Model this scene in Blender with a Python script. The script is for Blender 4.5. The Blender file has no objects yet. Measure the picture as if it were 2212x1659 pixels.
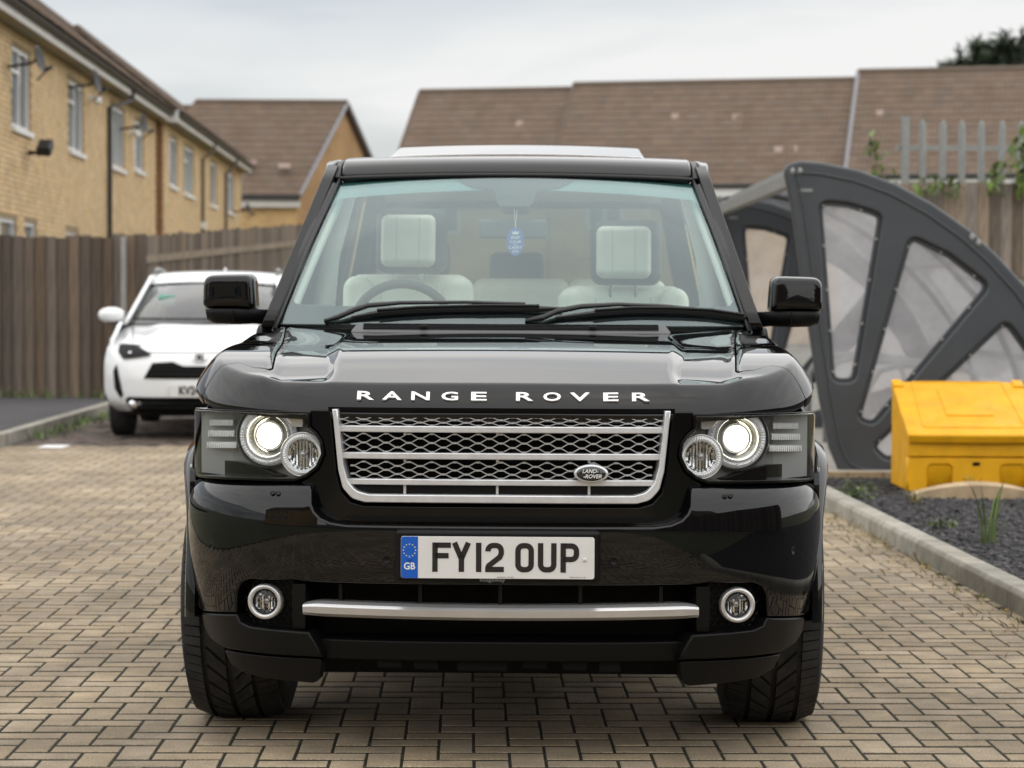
import bpy, bmesh, math, random
import numpy as np
from mathutils import Vector, Matrix
from mathutils.geometry import delaunay_2d_cdt
R = math.radians
sc = bpy.context.scene
COL = sc.collection
random.seed(7)

# ------------------------------------------------------------------ camera, sky, sun, exposure
FPX = 4922.0                      # focal length in units of a 2212 px wide frame (80 mm on 36 mm)
CH = 1.28                         # camera height above the paving
PITCH = math.atan((829.5 - 648) / FPX)
cam_d = bpy.data.cameras.new('camera')
cam = bpy.data.objects.new('camera', cam_d); COL.objects.link(cam)
cam.location = (0, 0, CH)
cam.rotation_mode = 'YXZ'
cam.rotation_euler = (Matrix.Rotation(math.pi/2 - PITCH, 3, 'X') @ Matrix.Rotation(R(0.28), 3, 'Z')).to_euler('YXZ')
cam_d.sensor_width = 36.0
cam_d.lens = FPX / 2212 * 36
cam_d.clip_start = 0.05; cam_d.clip_end = 3000
cam_d.dof.use_dof = True
cam_d.dof.focus_distance = 6.3
cam_d.dof.aperture_fstop = 5.0
sc.camera = cam

SUN_EL, SUN_ROT = R(74), R(142)
wd = bpy.data.worlds.new('World'); sc.world = wd; wd.use_nodes = True
nt = wd.node_tree; nt.nodes.clear()
def N(t, ty, **kw):
    n = t.nodes.new(ty)
    for k, v in kw.items():
        if k in n.inputs: n.inputs[k].default_value = v
        else: setattr(n, k, v)
    return n
sky = N(nt, 'ShaderNodeTexSky', sky_type='NISHITA', sun_disc=False)
sky.sun_elevation = SUN_EL; sky.sun_rotation = SUN_ROT; sky.air_density = 1.0; sky.dust_density = 2.5
tc = N(nt, 'ShaderNodeTexCoord')
mp = N(nt, 'ShaderNodeMapping'); mp.inputs['Scale'].default_value = (1.6, 1.6, 9.0)
mp.inputs['Rotation'].default_value = (R(3), R(-4), R(20))
nz = N(nt, 'ShaderNodeTexNoise', Scale=2.3, Detail=5.0, Roughness=0.5, Distortion=0.4)
rp = N(nt, 'ShaderNodeValToRGB')
rp.color_ramp.elements[0].position = 0.36; rp.color_ramp.elements[0].color = (0.60, 0.60, 0.60, 1)
rp.color_ramp.elements[1].position = 0.60; rp.color_ramp.elements[1].color = (0.97, 0.97, 0.97, 1)
cl = N(nt, 'ShaderNodeMix', data_type='RGBA')
CLOUD = 6.7
nz2 = N(nt, 'ShaderNodeTexNoise', Scale=1.1, Detail=4.0, Roughness=0.55, Distortion=0.3)
rp2 = N(nt, 'ShaderNodeValToRGB')
rp2.color_ramp.elements[0].position = 0.36; rp2.color_ramp.elements[0].color = (CLOUD*.86, CLOUD*.90, CLOUD*.93, 1)
rp2.color_ramp.elements[1].position = 0.62; rp2.color_ramp.elements[1].color = (CLOUD*1.06, CLOUD*1.06, CLOUD*1.05, 1)
nt.links.new(mp.outputs[0], nz2.inputs['Vector']); nt.links.new(nz2.outputs['Fac'], rp2.inputs[0]); nt.links.new(rp2.outputs[0], cl.inputs[7])
bg = N(nt, 'ShaderNodeBackground', Strength=0.105)
out = N(nt, 'ShaderNodeOutputWorld')
L = nt.links.new
L(tc.outputs['Generated'], mp.inputs[0]); L(mp.outputs[0], nz.inputs['Vector'])
L(nz.outputs['Fac'], rp.inputs[0]); L(rp.outputs[0], cl.inputs[0])
L(sky.outputs[0], cl.inputs[6]); L(cl.outputs[2], bg.inputs[0]); L(bg.outputs[0], out.inputs[0])

sun_d = bpy.data.lights.new('sun', 'SUN'); sun_d.energy = 2.5; sun_d.angle = R(178); sun_d.color = (1, .965, .91)
sun = bpy.data.objects.new('sun', sun_d); COL.objects.link(sun)
sd = Vector((math.sin(SUN_ROT)*math.cos(SUN_EL), math.cos(SUN_ROT)*math.cos(SUN_EL), math.sin(SUN_EL)))
sun.rotation_euler = sd.to_track_quat('Z', 'Y').to_euler()
sun.location = sd * 60

sc.view_settings.view_transform = 'Standard'; sc.view_settings.look = 'None'
sc.view_settings.exposure = 0.3; sc.view_settings.gamma = 1.0; sc.view_settings.use_curve_mapping = False
sc.render.engine = 'CYCLES'
sc.cycles.max_bounces = 10; sc.cycles.transparent_max_bounces = 16
sc.cycles.glossy_bounces = 6; sc.cycles.transmission_bounces = 8
sc.cycles.use_denoising = True
sc.cycles.sample_clamp_indirect = 6.0
sc.cycles.caustics_reflective = False; sc.cycles.caustics_refractive = False

# ------------------------------------------------------------------ small helpers
def at(vx, vy, d):
    """the point that stands d metres out along the view, measured off the photograph"""
    a = (vx-1106)/FPX; b = -(vy-829.5)/FPX
    dy = math.cos(PITCH) + b*math.sin(PITCH); dz = -math.sin(PITCH) + b*math.cos(PITCH)
    t = d/dy
    return Vector((a*t, d, CH + dz*t))
def ss(a, b, x):
    t = max(0.0, min(1.0, (x-a)/(b-a))); return t*t*(3-2*t)
def lerp(a, b, t): return a + (b-a)*t
def interp(tab, x):
    if x <= tab[0][0]: return tab[0][1]
    for (x0, y0), (x1, y1) in zip(tab, tab[1:]):
        if x <= x1: return y0 + (y1-y0)*(x-x0)/(x1-x0)
    return tab[-1][1]
class Spline:
    """monotone cubic through a table"""
    def __init__(s, tab):
        s.x = [a for a, b in tab]; s.y = [b for a, b in tab]; n = len(tab)
        d = [(s.y[i+1]-s.y[i])/(s.x[i+1]-s.x[i]) for i in range(n-1)]
        m = [d[0]] + [0 if d[i-1]*d[i] <= 0 else 2*d[i-1]*d[i]/(d[i-1]+d[i]) for i in range(1, n-1)] + [d[-1]]
        s.m = m
    def __call__(s, x):
        X, Y, M = s.x, s.y, s.m
        if x <= X[0]: return Y[0] + M[0]*(x-X[0])
        if x >= X[-1]: return Y[-1] + M[-1]*(x-X[-1])
        i = 0
        while x > X[i+1]: i += 1
        h = X[i+1]-X[i]; t = (x-X[i])/h
        return (Y[i]*(1+2*t)*(1-t)**2 + h*M[i]*t*(1-t)**2 + Y[i+1]*t*t*(3-2*t) + h*M[i+1]*t*t*(t-1))

def tag(o, label=None, cat=None, group=None, kind=None):
    if label: o['label'] = label
    if cat: o['category'] = cat
    if group: o['group'] = group
    if kind: o['kind'] = kind
    return o
def empty(name, loc=(0, 0, 0), rz=0, label=None, cat=None, group=None):
    o = bpy.data.objects.new(name, None); COL.objects.link(o)
    o.location = loc; o.rotation_euler = (0, 0, rz); o.empty_display_size = .2
    return tag(o, label, cat, group)
def link(name, me, mat=None, parent=None, loc=None):
    o = bpy.data.objects.new(name, me); COL.objects.link(o)
    if mat is not None and len(me.materials) == 0: me.materials.append(mat)
    if parent: o.parent = parent
    if loc is not None: o.location = loc
    return o
def copy_tree(o, parent=None):
    c = o.copy(); COL.objects.link(c)
    if parent: c.parent = parent
    for ch in list(o.children): copy_tree(ch, c)
    return c

class MB:
    """collects simple shapes into one mesh"""
    def __init__(s): s.v = []; s.f = []; s.t = []
    def add(s, vs, fs, tint=None):
        b = len(s.v); s.v += [tuple(v) for v in vs]; s.f += [[b+i for i in f] for f in fs]
        if tint is not None: s.t += [tint]*len(fs)
        return s
    def box(s, c, d, rot=None, bottom=True, tint=None, taper=1.0):
        x, y, z = d[0]/2, d[1]/2, d[2]/2; t = taper
        vs = [Vector(p) for p in ((-x,-y,-z),(x,-y,-z),(x,y,-z),(-x,y,-z),(-x*t,-y*t,z),(x*t,-y*t,z),(x*t,y*t,z),(-x*t,y*t,z))]
        if rot is not None: vs = [rot @ v for v in vs]
        c = Vector(c)
        fs = [[4,5,6,7],[0,1,5,4],[1,2,6,5],[2,3,7,6],[3,0,4,7]] + ([[3,2,1,0]] if bottom else [])
        return s.add([v+c for v in vs], fs, tint)
    def hexa(s, p):
        """eight corners: four of one face, then the four opposite"""
        return s.add(p, [[0,1,2,3],[7,6,5,4],[0,4,5,1],[1,5,6,2],[2,6,7,3],[3,7,4,0]])
    def cyl(s, a, b, r0, r1=None, n=16, caps=True):
        a, b = Vector(a), Vector(b); r1 = r0 if r1 is None else r1
        w = (b-a).normalized(); u = w.orthogonal().normalized(); v = w.cross(u)
        ring = lambda c, r: [c + u*r*math.cos(2*math.pi*i/n) + v*r*math.sin(2*math.pi*i/n) for i in range(n)]
        vs = ring(a, r0) + ring(b, r1)
        fs = [[i, (i+1) % n, n+(i+1) % n, n+i] for i in range(n)]
        if caps: fs += [list(range(n))[::-1], list(range(n, 2*n))]
        return s.add(vs, fs)
    def tube(s, pts, r, n=8, caps=True):
        pts = [Vector(p) for p in pts]; m = len(pts); rr = r if isinstance(r, (list, tuple)) else [r]*m
        vs = []; up = None
        for i, p in enumerate(pts):
            w = (pts[min(i+1, m-1)] - pts[max(i-1, 0)]).normalized()
            u = w.orthogonal().normalized() if up is None else (up - w*up.dot(w)).normalized()
            up = u; v = w.cross(u)
            vs += [p + u*rr[i]*math.cos(2*math.pi*k/n) + v*rr[i]*math.sin(2*math.pi*k/n) for k in range(n)]
        fs = [[i*n+k, i*n+(k+1) % n, (i+1)*n+(k+1) % n, (i+1)*n+k] for i in range(m-1) for k in range(n)]
        if caps: fs += [list(range(n))[::-1], [(m-1)*n+k for k in range(n)]]
        return s.add(vs, fs)
    def grid(s, rows, closed=False):
        n = len(rows[0]); vs = [p for r in rows for p in r]; fs = []
        for i in range(len(rows)-1):
            for j in range(n if closed else n-1):
                fs.append([i*n+j, i*n+(j+1) % n, (i+1)*n+(j+1) % n, (i+1)*n+j])
        return s.add(vs, fs)
    def lathe(s, prof, c=(0, 0, 0), ax=(0, -1, 0), n=32):
        """profile of (radius, height along axis)"""
        c = Vector(c); w = Vector(ax).normalized(); u = w.orthogonal().normalized(); v = w.cross(u)
        rows = [[c + w*h + (u*math.cos(2*math.pi*k/n) + v*math.sin(2*math.pi*k/n))*r for k in range(n)] for r, h in prof]
        return s.grid(rows, True)
    def prism(s, pts, off):
        """flat outline pushed along a vector"""
        n = len(pts); pts = [Vector(p) for p in pts]; off = Vector(off)
        return s.add(pts + [p+off for p in pts], [list(range(n))[::-1], list(range(n, 2*n))] + [[i, (i+1) % n, n+(i+1) % n, n+i] for i in range(n)])
    def mesh(s, name, smooth=False, fix=True):
        me = bpy.data.meshes.new(name); me.from_pydata(s.v, [], s.f); me.update()
        if s.t and len(s.t) == len(me.polygons):
            at_ = me.attributes.new('tint', 'FLOAT', 'FACE'); at_.data.foreach_set('value', s.t)
        if fix:
            bm = bmesh.new(); bm.from_mesh(me); bmesh.ops.recalc_face_normals(bm, faces=bm.faces); bm.to_mesh(me); bm.free()
        if smooth: me.polygons.foreach_set('use_smooth', [True]*len(me.polygons))
        return me
    def build(s, name, mat, parent=None, smooth=False, bevel=0, seg=2, sub=0, fix=True, loc=None, angle=35):
        me = s.mesh(name, smooth, fix); o = link(name, me, mat, parent, loc)
        if bevel:
            b = o.modifiers.new('bevel', 'BEVEL'); b.width = bevel; b.segments = seg; b.limit_method = 'ANGLE'; b.angle_limit = R(angle)
            b.harden_normals = bool(smooth)
        if sub:
            m = o.modifiers.new('subdivision', 'SUBSURF'); m.levels = sub; m.render_levels = sub
        return o
def sharp(o, deg=40):
    """smooth shading with edges kept where faces meet at more than deg"""
    me = o.data; bm = bmesh.new(); bm.from_mesh(me)
    for f in bm.faces: f.smooth = True
    for e in bm.edges:
        e.smooth = not (len(e.link_faces) != 2 or e.calc_face_angle(0) > R(deg))
    bm.to_mesh(me); bm.free(); return o

# ---- outlines
def fillet(poly, rad, seg=6):
    """round the corners of a closed 2D outline; rad is one radius or one per corner"""
    n = len(poly); res = []
    for i in range(n):
        r = rad if isinstance(rad, (int, float)) else rad[i]
        p = Vector(poly[i]).to_2d(); a = Vector(poly[i-1]).to_2d()-p; b = Vector(poly[(i+1) % n]).to_2d()-p
        la, lb = a.length, b.length
        if r <= 0 or la < 1e-6 or lb < 1e-6: res.append((p.x, p.y)); continue
        a /= la; b /= lb
        ang = math.acos(max(-1, min(1, a.dot(b))))
        if ang > math.pi-0.02: res.append((p.x, p.y)); continue
        t = min(r/math.tan(ang/2), la*.48, lb*.48)
        p0, p1 = p+a*t, p+b*t
        for k in range(seg+1):
            u = k/seg; q = p0*(1-u)**2 + p*2*u*(1-u) + p1*u*u
            res.append((q.x, q.y))
    return res
def circle(cx, cy, r, n=32, ry=None): return [(cx+r*math.cos(2*math.pi*k/n), cy+(ry or r)*math.sin(2*math.pi*k/n)) for k in range(n)]
def mirror(poly): return [(-x, y) for x, y in poly][::-1]
def area(p): return .5*sum(p[i-1][0]*p[i][1]-p[i][0]*p[i-1][1] for i in range(len(p)))
def densify(p, res):
    o = []
    for i in range(len(p)):
        a, b = p[i], p[(i+1) % len(p)]; d = math.dist(a, b)
        if d < 1e-7: continue
        k = max(1, int(math.ceil(d/res)))
        o += [(a[0]+(b[0]-a[0])*j/k, a[1]+(b[1]-a[1])*j/k) for j in range(k)]
    return o
def lefts(p):
    n = len(p); o = []
    for i in range(n):
        a, b, c = p[i-1], p[i], p[(i+1) % n]
        e1 = (b[0]-a[0], b[1]-a[1]); e2 = (c[0]-b[0], c[1]-b[1])
        l1 = math.hypot(*e1) or 1e-9; l2 = math.hypot(*e2) or 1e-9
        n1 = (-e1[1]/l1, e1[0]/l1); n2 = (-e2[1]/l2, e2[0]/l2)
        k = max(.35, 1 + n1[0]*n2[0]+n1[1]*n2[1])
        o.append(((n1[0]+n2[0])/k, (n1[1]+n2[1])/k))
    return o
def inside(pts, loops):
    P = np.asarray(pts, float); r = np.zeros(len(P), bool)
    for lp in loops:
        q = np.asarray(lp, float); a = q; b = np.roll(q, -1, 0)
        for (x0, y0), (x1, y1) in zip(a, b):
            if y0 == y1: continue
            c = ((y0 > P[:, 1]) != (y1 > P[:, 1])) & (P[:, 0] < (x1-x0)*(P[:, 1]-y0)/(y1-y0)+x0)
            r ^= c
    return r
def distb(pts, loops):
    P = np.asarray(pts, float); d = np.full(len(P), 1e9)
    for lp in loops:
        q = np.asarray(lp, float); a = q; b = np.roll(q, -1, 0)
        for A, B in zip(a, b):
            e = B-A; l2 = max(1e-12, e@e); t = np.clip(((P-A)@e)/l2, 0, 1)
            d = np.minimum(d, np.linalg.norm(P-(A+t[:, None]*e), axis=1))
    return d
def sheet(name, loops, M, mat, parent=None, res=.03, r=.004, T=.02, back=False):
    """a panel of thickness T over the surface M(a, b, o): loops[0] its outline, the others holes; edges rounded by r"""
    lps = []
    for i, lp in enumerate(loops):
        ccw = area(lp) > 0
        if (i == 0) != ccw: lp = lp[::-1]
        lps.append(densify(lp, res))
    L0 = [[(p[0]+n[0]*r, p[1]+n[1]*r) for p, n in zip(lp, lefts(lp))] for lp in lps]
    xs = [p[0] for p in L0[0]]; ys = [p[1] for p in L0[0]]
    gx = np.arange(min(xs)+res*.5, max(xs), res); gy = np.arange(min(ys)+res*.5, max(ys), res)
    G = np.array([(x, y) for y in gy for x in gx]) if len(gx) and len(gy) else np.zeros((0, 2))
    if len(G):
        G = G[inside(G, L0)]
        if len(G): G = G[distb(G, L0) > res*.45]
    pts = [p for lp in L0 for p in lp]; edges = []; b = 0
    for lp in L0:
        n = len(lp); edges += [(b+i, b+(i+1) % n) for i in range(n)]; b += n
    nb = b; pts += [tuple(g) for g in G]
    vo, eo, fo, ov, oe, of = delaunay_2d_cdt([Vector(p) for p in pts], edges, [], 0, 1e-7)
    cen = [((vo[f[0]].x+vo[f[1]].x+vo[f[2]].x)/3, (vo[f[0]].y+vo[f[1]].y+vo[f[2]].y)/3) for f in fo]
    keep = inside(cen, L0) if cen else []
    fo = [list(f) for f, k in zip(fo, keep) if k]
    back_of = {}
    for i, lst in enumerate(ov):
        for k in lst: back_of[k] = i
    e = 1e-4
    def frame(a, b_):
        p = M(a, b_, 0); da = (M(a+e, b_, 0)-M(a-e, b_, 0)); db = (M(a, b_+e, 0)-M(a, b_-e, 0))
        n = da.cross(db).normalized(); w = M(a, b_, 1e-3)-p
        if n.dot(w) < 0: n = -n
        return p, n, da, db
    V = []; NM = []
    for v in vo:
        p, n, _, _ = frame(v.x, v.y); V.append(p); NM.append(n)
    flip = False
    if fo:
        f = fo[len(fo)//2]; c = (V[f[1]]-V[f[0]]).cross(V[f[2]]-V[f[0]])
        flip = c.dot(NM[f[0]]) < 0
    F_ = [f[::-1] if flip else f for f in fo]
    b = 0
    for lp in lps:
        n = len(lp); nn = lefts(lp); rings = [[back_of.get(b+i, 0) for i in range(n)]]
        for q, od, kind in ((.29*r, -.29*r, 1), (0, -r, 2), (0, -T, 2)):
            ring = []
            for p, nl in zip(lp, nn):
                a_, b_ = p[0]+nl[0]*q, p[1]+nl[1]*q
                pp = M(a_, b_, od); _, nv, da, db = frame(a_, b_)
                ln = math.hypot(*nl) or 1
                outv = -(da*nl[0]+db*nl[1])/ln; outv = (outv - nv*outv.dot(nv)).normalized()
                V.append(pp); NM.append((nv+outv).normalized() if kind == 1 else outv); ring.append(len(V)-1)
            rings.append(ring)
        for r0, r1 in zip(rings, rings[1:]):
            for i in range(n):
                j = (i+1) % n; q = [r0[i], r1[i], r1[j], r0[j]]
                F_.append(q[::-1] if flip else q)
        b += n
    if back:
        off = len(V); base = len(vo)
        for v in vo: V.append(M(v.x, v.y, -T)); NM.append(-NM[len(V)-1-off])
        F_ += [[off+i for i in f][::-1] for f in F_[:len(fo)]]
    me = bpy.data.meshes.new(name); me.from_pydata([tuple(v) for v in V], [], F_); me.update()
    me.polygons.foreach_set('use_smooth', [True]*len(me.polygons))
    me.normals_split_custom_set_from_vertices([tuple(n) for n in NM])
    return link(name, me, mat, parent)
def flat(o=(0, 0, 0), u=(1, 0, 0), v=(0, 0, 1)):
    o, u, v = Vector(o), Vector(u), Vector(v); n = u.cross(v).normalized()
    return lambda a, b, k: o + u*a + v*b + n*k

# ---- lettering (flat print and badges)
def text_mesh(s, size=1.0, bold=0.0, shear=0.0, depth=0.0, sx=1.0, center=True):
    c = bpy.data.curves.new('t', 'FONT'); c.body = s; c.size = size; c.offset = bold*size; c.shear = shear
    c.extrude = depth; c.resolution_u = 3
    if center: c.align_x = 'CENTER'; c.align_y = 'CENTER'
    ob = bpy.data.objects.new('t', c); COL.objects.link(ob)
    dg = bpy.context.evaluated_depsgraph_get()
    me = bpy.data.meshes.new_from_object(ob.evaluated_get(dg)); me.name = 'lettering'
    bpy.data.objects.remove(ob); bpy.data.curves.remove(c)
    if sx != 1.0: me.transform(Matrix.Diagonal((sx, 1, 1, 1)))
    return me
STAND = Matrix.Rotation(math.pi/2, 4, 'X')         # text plane x,y -> x,z facing -y
TXT = {}
for ch in 'RANGEOV': TXT[ch] = text_mesh(ch, 1, .018, 0, .06)
TXT['LAND'] = text_mesh('LAND-', 1, .02, .25); TXT['ROVER'] = text_mesh('-ROVER', 1, .02, .25)
TXT['GB'] = text_mesh('GB', 1, .02)
TXT['maker'] = text_mesh('RIDGEWAY OX2 8QY', 1); TXT['maker2'] = text_mesh('BESTPLATE BS AU 145E', 1)
TXT['dealer'] = text_mesh('Ridgeway', 1, .01)
TXT['KV24'] = text_mesh('KV24 LXB', 1, .03)
for w in ('KEEP', 'CALM', 'AND', 'CARRY', 'ON'): TXT[w] = text_mesh(w, 1, .01)
def letters(key, mat, parent, size, sx, loc, name='lettering', rot=None, dep=1.0):
    me = TXT[key].copy(); me.transform(Matrix.Diagonal((size*sx, size, size*dep, 1)))
    me.transform(STAND)
    if rot is not None: me.transform(rot)
    me.transform(Matrix.Translation(Vector(loc)))
    me.materials.clear()
    return link(name, me, mat, parent)

# ------------------------------------------------------------------ materials
def mat(name, col, rough=.5, metal=0, coat=0, spec=.5, var=0, vscale=6, bump=0, bscale=60, rvar=0, emit=0, rand=0, tint=0, coat_rough=.02, detail=4, stretch=None, col2=None, bdist=.01, world=False, coat_ior=0):
    m = bpy.data.materials.new(name); m.use_nodes = True; t = m.node_tree; p = t.nodes['Principled BSDF']
    c4 = (*col, 1); p.inputs['Base Color'].default_value = c4
    p.inputs['Roughness'].default_value = rough; p.inputs['Metallic'].default_value = metal
    p.inputs['Coat Weight'].default_value = coat; p.inputs['Coat Roughness'].default_value = coat_rough
    p.inputs['Specular IOR Level'].default_value = spec
    if coat_ior: p.inputs['Coat IOR'].default_value = coat_ior
    if emit: p.inputs['Emission Color'].default_value = c4; p.inputs['Emission Strength'].default_value = emit
    ln = t.links.new; vec = None
    if var or bump or rvar:
        if world: g = N(t, 'ShaderNodeNewGeometry'); vec = g.outputs['Position']
        else: g = N(t, 'ShaderNodeTexCoord'); vec = g.outputs['Object']
        if stretch:
            mm = N(t, 'ShaderNodeMapping'); mm.inputs['Scale'].default_value = stretch; ln(vec, mm.inputs[0]); vec = mm.outputs[0]
    src = None
    if var:
        n1 = N(t, 'ShaderNodeTexNoise', Scale=vscale, Detail=detail, Roughness=.6); ln(vec, n1.inputs['Vector'])
        mr = N(t, 'ShaderNodeMapRange'); mr.inputs[1].default_value = .28; mr.inputs[2].default_value = .72
        ln(n1.outputs['Fac'], mr.inputs[0])
        mx = N(t, 'ShaderNodeMix', data_type='RGBA')
        a = tuple(max(0, c*(1-var)) for c in col); b = col2 or tuple(min(1, c*(1+var)) for c in col)
        mx.inputs[6].default_value = (*a, 1); mx.inputs[7].default_value = (*b, 1)
        ln(mr.outputs[0], mx.inputs[0]); src = mx.outputs[2]
    if rand or tint:
        h = N(t, 'ShaderNodeHueSaturation')
        if src: ln(src, h.inputs['Color'])
        else: h.inputs['Color'].default_value = c4
        if rand: oi = N(t, 'ShaderNodeObjectInfo'); rs = oi.outputs['Random']; k = rand
        else: ai = N(t, 'ShaderNodeAttribute', attribute_name='tint'); rs = ai.outputs['Fac']; k = tint
        m1 = N(t, 'ShaderNodeMapRange'); m1.inputs[3].default_value = 1-k; m1.inputs[4].default_value = 1+k; ln(rs, m1.inputs[0])
        ln(m1.outputs[0], h.inputs['Value'])
        m2 = N(t, 'ShaderNodeMath', operation='MULTIPLY'); m2.inputs[1].default_value = 37.7; ln(rs, m2.inputs[0])
        m3 = N(t, 'ShaderNodeMath', operation='FRACT'); ln(m2.outputs[0], m3.inputs[0])
        m4 = N(t, 'ShaderNodeMapRange'); m4.inputs[3].default_value = 1-k*.8; m4.inputs[4].default_value = 1+k*.7; ln(m3.outputs[0], m4.inputs[0])
        ln(m4.outputs[0], h.inputs['Saturation'])
        src = h.outputs['Color']
    if src: ln(src, p.inputs['Base Color'])
    if bump:
        n2 = N(t, 'ShaderNodeTexNoise', Scale=bscale, Detail=3.0); ln(vec, n2.inputs['Vector'])
        bp = N(t, 'ShaderNodeBump', Strength=bump, Distance=bdist); ln(n2.outputs['Fac'], bp.inputs['Height']); ln(bp.outputs[0], p.inputs['Normal'])
    if rvar:
        n3 = N(t, 'ShaderNodeTexNoise', Scale=vscale*1.7, Detail=4.0); ln(vec, n3.inputs['Vector'])
        m5 = N(t, 'ShaderNodeMapRange'); m5.inputs[1].default_value = .3; m5.inputs[2].default_value = .7
        m5.inputs[3].default_value = max(0, rough-rvar); m5.inputs[4].default_value = rough+rvar
        ln(n3.outputs['Fac'], m5.inputs[0]); ln(m5.outputs[0], p.inputs['Roughness'])
    return m
def glass(name, tintc, ior=1.5, gain=1.0, rough=0.0, haze=0.0, hazec=(.8, .8, .8), refl=(1, 1, 1)):
    """thin pane: what lies behind, tinted, under the mirror image its Fresnel gives"""
    m = bpy.data.materials.new(name); m.use_nodes = True; t = m.node_tree; t.nodes.clear(); ln = t.links.new
    o = N(t, 'ShaderNodeOutputMaterial'); tr = N(t, 'ShaderNodeBsdfTransparent'); tr.inputs[0].default_value = (*tintc, 1)
    gl = N(t, 'ShaderNodeBsdfGlossy', Roughness=rough); gl.inputs[0].default_value = (*refl, 1)
    ge = N(t, 'ShaderNodeNewGeometry'); dt = N(t, 'ShaderNodeVectorMath', operation='DOT_PRODUCT'); ln(ge.outputs['Incoming'], dt.inputs[0]); ln(ge.outputs['Normal'], dt.inputs[1])
    ab = N(t, 'ShaderNodeMath', operation='ABSOLUTE'); ln(dt.outputs['Value'], ab.inputs[0])
    iv = N(t, 'ShaderNodeMath', operation='SUBTRACT', use_clamp=True); iv.inputs[0].default_value = 1.0; ln(ab.outputs[0], iv.inputs[1])
    p5 = N(t, 'ShaderNodeMath', operation='POWER'); p5.inputs[1].default_value = 5.0; ln(iv.outputs[0], p5.inputs[0])
    f0 = ((ior-1)/(ior+1))**2
    fr = N(t, 'ShaderNodeMath', operation='MULTIPLY_ADD'); fr.inputs[1].default_value = 1-f0; fr.inputs[2].default_value = f0; ln(p5.outputs[0], fr.inputs[0])
    ml = N(t, 'ShaderNodeMath', operation='MULTIPLY', use_clamp=True); ml.inputs[1].default_value = gain
    mx = N(t, 'ShaderNodeMixShader'); ln(fr.outputs[0], ml.inputs[0]); ln(ml.outputs[0], mx.inputs[0])
    base = tr.outputs[0]
    if haze:
        df = N(t, 'ShaderNodeBsdfDiffuse'); df.inputs[0].default_value = (*hazec, 1); tl = N(t, 'ShaderNodeBsdfTranslucent'); tl.inputs[0].default_value = (*hazec, 1)
        m1 = N(t, 'ShaderNodeMixShader'); m1.inputs[0].default_value = .5; ln(df.outputs[0], m1.inputs[1]); ln(tl.outputs[0], m1.inputs[2])
        g = N(t, 'ShaderNodeTexCoord'); nn = N(t, 'ShaderNodeTexNoise', Scale=7.0, Detail=4.0); ln(g.outputs['Object'], nn.inputs['Vector'])
        mr = N(t, 'ShaderNodeMapRange'); mr.inputs[1].default_value = .3; mr.inputs[2].default_value = .7; mr.inputs[3].default_value = haze*.85; mr.inputs[4].default_value = min(1, haze*1.15)
        ln(nn.outputs['Fac'], mr.inputs[0])
        m2 = N(t, 'ShaderNodeMixShader'); ln(mr.outputs[0], m2.inputs[0]); ln(tr.outputs[0], m2.inputs[1]); ln(m1.outputs[0], m2.inputs[2]); base = m2.outputs[0]
    ln(base, mx.inputs[1]); ln(gl.outputs[0], mx.inputs[2]); ln(mx.outputs[0], o.inputs[0])
    return m
K = {}
K['paint'] = mat('black_paint', (.0022, .0025, .0034), .25, 0, coat=1, coat_rough=.010, spec=.0, coat_ior=1.47)
K['gloss_black'] = mat('gloss_black_plastic', (.003, .003, .0035), .08, spec=.3)
K['matte_black'] = mat('black_bumper_plastic', (.0040, .0042, .0047), .40, spec=.22, var=.25, vscale=14, bump=.08, bscale=500, bdist=.001)
K['dark_void'] = mat('dark_plastic', (.002, .002, .002), .7, spec=.2)
K['seal'] = mat('black_rubber_seal', (.008, .008, .008), .45)
K['tyre'] = mat('tyre_rubber', (.026, .026, .027), .7, spec=.3, var=.45, vscale=18, bump=.2, bscale=240, bdist=.001)
K['rim'] = mat('alloy_wheel', (.35, .35, .36), .3, 1)
K['chrome'] = mat('chrome', (.85, .85, .86), .06, 1)
K['silver'] = mat('satin_silver', (.72, .735, .755), .33, .55, var=.08, vscale=30)
K['silver_paint'] = mat('silver_trim_paint', (.66, .66, .67), .28, .65, coat=.3, var=.06, vscale=12)
K['mesh'] = mat('silver_grille_mesh', (.58, .60, .62), .3, .6)
K['letter'] = mat('white_silver_letter', (.88, .88, .89), .35, .25)
K['plate'] = mat('plate_white', (.72, .72, .71), .35, coat=.3, var=.03, vscale=9)
K['plate_black'] = mat('plate_black', (.012, .011, .011), .4, var=.25, vscale=40)
K['plate_blue'] = mat('plate_blue', (.005, .10, .50), .35)
K['gold'] = mat('plate_star_yellow', (.62, .62, .42), .5)
K['badge'] = mat('badge_black_green', (.006, .010, .009), .15, coat=1)
K['white_print'] = mat('white_print', (.8, .8, .8), .5)
K['screen'] = glass('windscreen_glass', (.82, .94, .91), 1.55, 2.35, refl=(.84, .97, .98))
K['side_glass'] = glass('side_glass', (.80, .86, .83), 1.5, 1.4)
K['privacy'] = glass('privacy_glass', (.22, .25, .25), 1.5, 1.4)
K['vent_grey'] = mat('grey_print', (.16, .16, .16), .5)
K['lens'] = glass('headlamp_lens', (.93, .94, .94), 1.45, .9)
K['band'] = glass('tinted_sun_band', (.20, .60, .60), 1.5, 1.2, 0, .40, (.22, .55, .55))
K['frit'] = mat('ceramic_frit', (.004, .004, .005), .3, spec=.3)
K['cream'] = mat('cream_leather', (.86, .83, .73), .45, var=.05, vscale=8)
K['interior_dark'] = mat('dark_interior_leather', (.03, .03, .032), .55)
K['dash'] = mat('dashboard_grey', (.07, .075, .077), .6, var=.1)
K['lining'] = mat('cream_lining', (.76, .75, .69), .8)
K['reflector'] = mat('lamp_reflector', (.8, .8, .8), .12, 1)
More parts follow.
